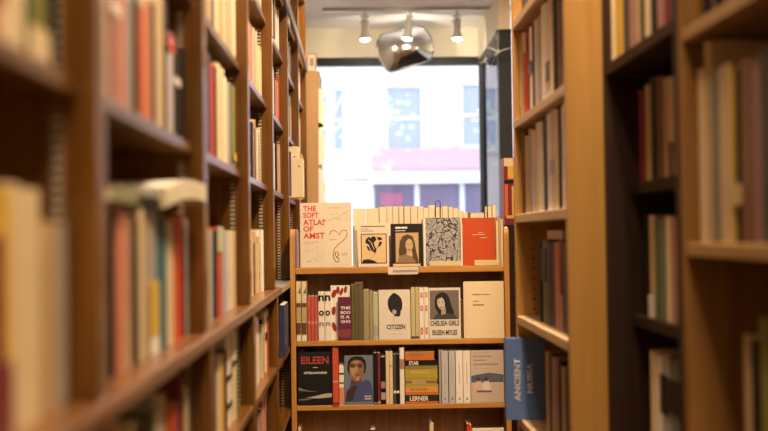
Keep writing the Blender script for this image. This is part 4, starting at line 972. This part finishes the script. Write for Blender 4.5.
A.lines('title', [(473.5, 492, 356.2, 357.2), (474, 487, 360, 361), (474, 499, 364, 365.2)], plain('print_grey_brown', (.26, .20, .18), .5), 1); A.lines('small_print', [(474, 490, 352.8, 353.3), (474, 494, 368.4, 368.9)], plain('rose_print', (.46, .30, .25), .5), 1)
A.lines('wave_lines', [(472+rnd.uniform(0,26), 472+26+rnd.uniform(0,5), 376+k*1.1, 376.3+k*1.1) for k in range(5)], plain('print_grey_brown', (.26, .20, .18), .5), 3)
A.poly('blue_water', [(471.7, 376), (480, 374.5), (490, 373.2), (504, 375), (504, 382.5), (471.7, 382.5)], plain('picture_blue', (.08, .10, .20), .5), 1)
A.rect('sand', 471.7, 504, 382.5, 399.5, plain('picture_sand', (.52, .43, .34), .5), 1)
for k, (cx_, cc_) in enumerate(((479, plain('picture_pink', (.62, .42, .36), .5)), (487, plain('picture_white', (.66, .60, .56), .5)))):
    A.poly('seated_figure', [(cx_-4.4, 392), (cx_-4, 385.5), (cx_-2, 381), (cx_+2, 381), (cx_+4, 386), (cx_+4.6, 392)], cc_, 2); A.poly('figure_head', ell(cx_-.5, 379.4, 2.1, 2.3, 12), plain('picture_hair', (.08, .04, .03), .5), 3)
A.rect('figure_shadow', 477, 492, 390.6, 392.4, plain('picture_shadow', (.14, .10, .16), .5), 3)
# fourth shelf: mostly empty, a few tops peep in
G4 = 'books on the fourth shelf of the centre bookcase'
spine(298.6, 301.2, 428.6, zc4, 'cream', 'cream book top at the lower left corner of the centre bookcase', G4, w=.12)
spine(430.2, 434.2, 423.6, zc4, 'cream', 'single cream book top near the middle of the fourth shelf', G4, w=.12)
spine(371, 376, 430, zc4, 'dark grey', 'dark book top left of the middle of the fourth shelf', G4, w=.12)
spine(467.4, 469.6, 424, zc4, 'red', 'left of two thin red book tops on the fourth shelf', G4, w=.12); spine(470, 472.2, 424.6, zc4, 'orange', 'right of two thin red-orange book tops on the fourth shelf', G4, w=.12)
r, q, w, h = face_out(473, 504.6, 428.6, zc4, 'white', 'white book whose top edge shows at the lower right of the centre bookcase', G4, t=.012, lean=1.5, y=.004)

# ================================================================ SINGLE THINGS ON THE SIDE CASES
# blue book with vertical title, pulled out of the plywood bookcase
YN = 3.32
xa, zb_ = atY(506.3, 418.6, YN); xb = atY(546, 418.6, YN)[0]; zt2 = atY(512, 338.4, YN)[1]
z0 = za_s[4]
blu = plain('cobalt_cover', (.115, .20, .46), .4, coat=.15)
w_ = xb-xa; h_ = zt2-z0-.0005
r = empty('book', (xa, YN, z0+.0004), 'blue book titled ANCIENT NUBIA sticking out of the plywood bookcase shelf', 'book')
g = MB(); g.box(0, w_, 0, .0025, 0, h_); g.box(0, w_, .0325, .035, 0, h_); g.box(0, .0025, .0025, .0325, 0, h_); g.build('cover', blu, r, bevel=.0006)
MB().box(.003, w_-.004, .0027, .0323, .003, h_-.003).build('pages', M_pages, r)
k = YN/F
text('ANCIENT', 'title', plain('pale_lettering', (.62, .62, .62), .5), r, (514.8-506.3)*k, (521.2-506.3)*k, (418.6-400)*k, (418.6-357)*k, -.0006, rot='up')
text('NUBIA', 'title', plain('pale_lettering', (.62, .62, .62), .5), r, (527.6-506.3)*k, (533.6-506.3)*k, (418.6-392)*k, (418.6-362)*k, -.0006, rot='up')
# book lying on top of the upright row of the fourth shelf
yy0, yy1 = 2.72, 3.10
hb = .2425
zt_row = za_s[3]+.0003+.2405
r = empty('book', (XAs+.012, 2.86, zt_row+.002), 'tan book lying flat on top of the upright books in the plywood bookcase', 'book')
g = MB(); g.box(0, .15, -.1, .12, 0, .002); g.box(0, .15, -.1, .12, .022, .024); g.box(0, .002, -.1, .12, .002, .022); g.build('cover', bc('tan'), r, bevel=.0006); MB().box(.003, .148, -.097, .117, .0022, .0218).build('pages', M_pages, r)
# maroon and yellow upright item past the plywood bookcase, on a low case behind it
YD = 5.02
xa, zb_ = atY(504.6, 225, YD); xb, zt2 = atY(514.6, 157.5, YD)
dk = rcase('bookcase', 'low dark bookcase mostly hidden behind the plywood bookcase, holding a maroon box at its end', xa-.004, xa+.26, YD-.02, YD+.7, zb_, [.35, .7, 1.0, 1.28], W_drk, None)
r = empty('box_file', ((xa+xb)/2+.03, YD, zb_+.0004), 'maroon and yellow printed box showing between the centre and plywood bookcases', 'box')
hw2 = (xb-xa)/2+.03; h_ = zt2-zb_
MB().box(-hw2, hw2, 0, .16, 0, h_).build('body', bc('maroon'), r, bevel=.001)
kk = YD/F
def bb_(n_, a, b1, c, d, m_, ly=1): MB().box(-hw2+(a-504.6)*kk, -hw2+(b1-504.6)*kk, -.0004*ly-.0002, -.0004*ly, (225-d)*kk, (225-c)*kk).build(n_, m_, r)
bb_('cream_top', 504.8, 514.5, 158, 166, bc('cream')); bb_('yellow_panel', 508.5, 514.5, 166, 179, bc('yellow')); bb_('black_band', 505, 514.5, 180, 183.5, bc('black'), 2); bb_('orange_stripe', 505.2, 508.4, 184, 216, bc('orange')); bb_('yellow_stripe', 512.4, 514.5, 186, 216, bc('yellow')); bb_('yellow_bar', 506.5, 514.3, 215.5, 218.5, bc('yellow'), 2)
# tall cream books at the far left, spine tucked behind the centre bookcase
for k_, (a, b1, pt, pb, Yq, c, lb) in enumerate([(291.2, 303.6, 158.5, 201, 4.98, 'cream', 'front of two cream box files jutting from the left bookcase above the atlas'), (290, 299, 146.5, 200, 5.12, 'tan', 'rear and taller of two cream box files on the left bookcase')]):
    xb = atY(b1, pb, Yq)[0]; xa = xb-.20 if xb-.2 > XLB+.02 else XLB+.02; zt2 = atY(b1, pt, Yq)[1]
    r = empty('box_file', (xb, Yq, zl1+.0004), lb, 'box file', 'cream box files on the left bookcase')
    xa_ = -.22
    MB().box(xa_, 0, 0, .09, 0, zt2-zl1).build('body', plain('buff_board', (.76, .64, .46), .6), r, bevel=.0015)
    MB().lathe([(.004, -.0006), (.004, -.0001)], 16, (-.02, 0, (zt2-zl1)*.8), 'y').build('finger_hole', bc('black'), r)
    MB().box(-.003, .0004, .02, .07, .03, .12).build('paper_label', bc('white'), r)
xb = -.297; r = spine_book((-.297, 4.80, zl1+.0003), .03, .20, .14, 'purple', 'purple book standing just before the cream box files on the left bookcase', 'books by the cream box files', math.pi/2, 'hard')
r = spine_book((-.27, 5.28, zl1+.0003), .035, .22, .14, 'yellow', 'orange-yellow book standing just behind the cream box files', 'books by the cream box files', math.pi/2, 'hard')
# tall cream books seen left of the atlas, behind the centre bookcase's left side
# books lying on the ledge row
ztop1 = zs_ledge+.2345
def lying(x, y, z, L, W, H, col, rz, lb, curl=0, grp='books lying across the upright books on the left'):
    r = empty('book', (x, y, z), lb, 'book', grp, rz)
    if curl:       # floppy paperback: bent along its length
        n = 8; g = MB(); gp = MB()
        def prof(u): return curl*math.sin(math.pi*u)
        top, bot = [], []
        for i in range(n+1):
            u = i/n; yy = -L/2+L*u; zz = prof(u); top.append((yy, zz+H)); bot.append((yy, zz))
        lp = [(b[0], b[1]) for b in bot]+[(t[0], t[1]) for t in top[::-1]]
        for (a0, a1, mb) in ((0, W, 'c'),):
            for s0, s1, M2, nm in ((bot, [(a, b+.0015) for a, b in bot], bc(col), 'cover'), ([(a, b-.0015) for a, b in top], top, bc(col), 'cover'), ([(a, b+.0017) for a, b in bot], [(a, b-.0017) for a, b in top], M_pages, 'pages')):
                m_ = MB(); k0 = 0 if nm == 'cover' else .003
                for i in range(n):
                    m_.hull([(k0, s0[i][0], s0[i][1]), (k0, s0[i+1][0], s0[i+1][1]), (k0, s1[i+1][0], s1[i+1][1]), (k0, s1[i][0], s1[i][1])], [(-W, s0[i][0], s0[i][1]), (-W, s0[i+1][0], s0[i+1][1]), (-W, s1[i+1][0], s1[i+1][1]), (-W, s1[i][0], s1[i][1])])
                m_.build(nm, M2, r)
        return r
    c = .002; g = MB(); g.box(-W, 0, -L/2, L/2, 0, c); g.box(-W, 0, -L/2, L/2, H-c, H); g.box(-c, 0, -L/2, L/2, c, H-c); g.build('cover', bc(col), r, bevel=.0005)
    MB().box(-W+.002, -c-.0002, -L/2+.003, L/2-.003, c+.0001, H-c-.0001).build('pages', M_pages, r)
    return r
lying(-.322, 1.50, ztop1+.001, .19, .13, .022, 'olive', .05, 'olive book lying nearest on the upright books of second left bay')
lying(-.325, 1.665, ztop1+.001, .13, .12, .014, 'black', -.1, 'black book lying flat beside the curled white paperback')
lying(-.326, 1.665, ztop1+.0165, .15, .12, .014, 'grey', -.05, 'grey book lying on the black book')
lb_ = lying(-.30, 1.875, ztop1+.009, .27, .16, .034, 'white', -.10, 'thick curled white paperback lying on the upright books', curl=.010); lb_.rotation_euler = (math.radians(3.5), 0, -.10)
# dark blue book low on the far left
spine_book((-.285, 4.20, zl0+.0003), .22, .20, .02, 'navy', 'dark blue book just left of the centre bookcase, below the ledge', None, math.pi/2, 'paper')
sc_ = bpy.context.scene
sc_.view_settings.view_transform = 'Standard'; sc_.view_settings.look = 'None'; sc_.view_settings.gamma = 1; sc_.view_settings.use_curve_mapping = False
sc_.view_settings.exposure = 0.06
bpy.context.view_layer.update()
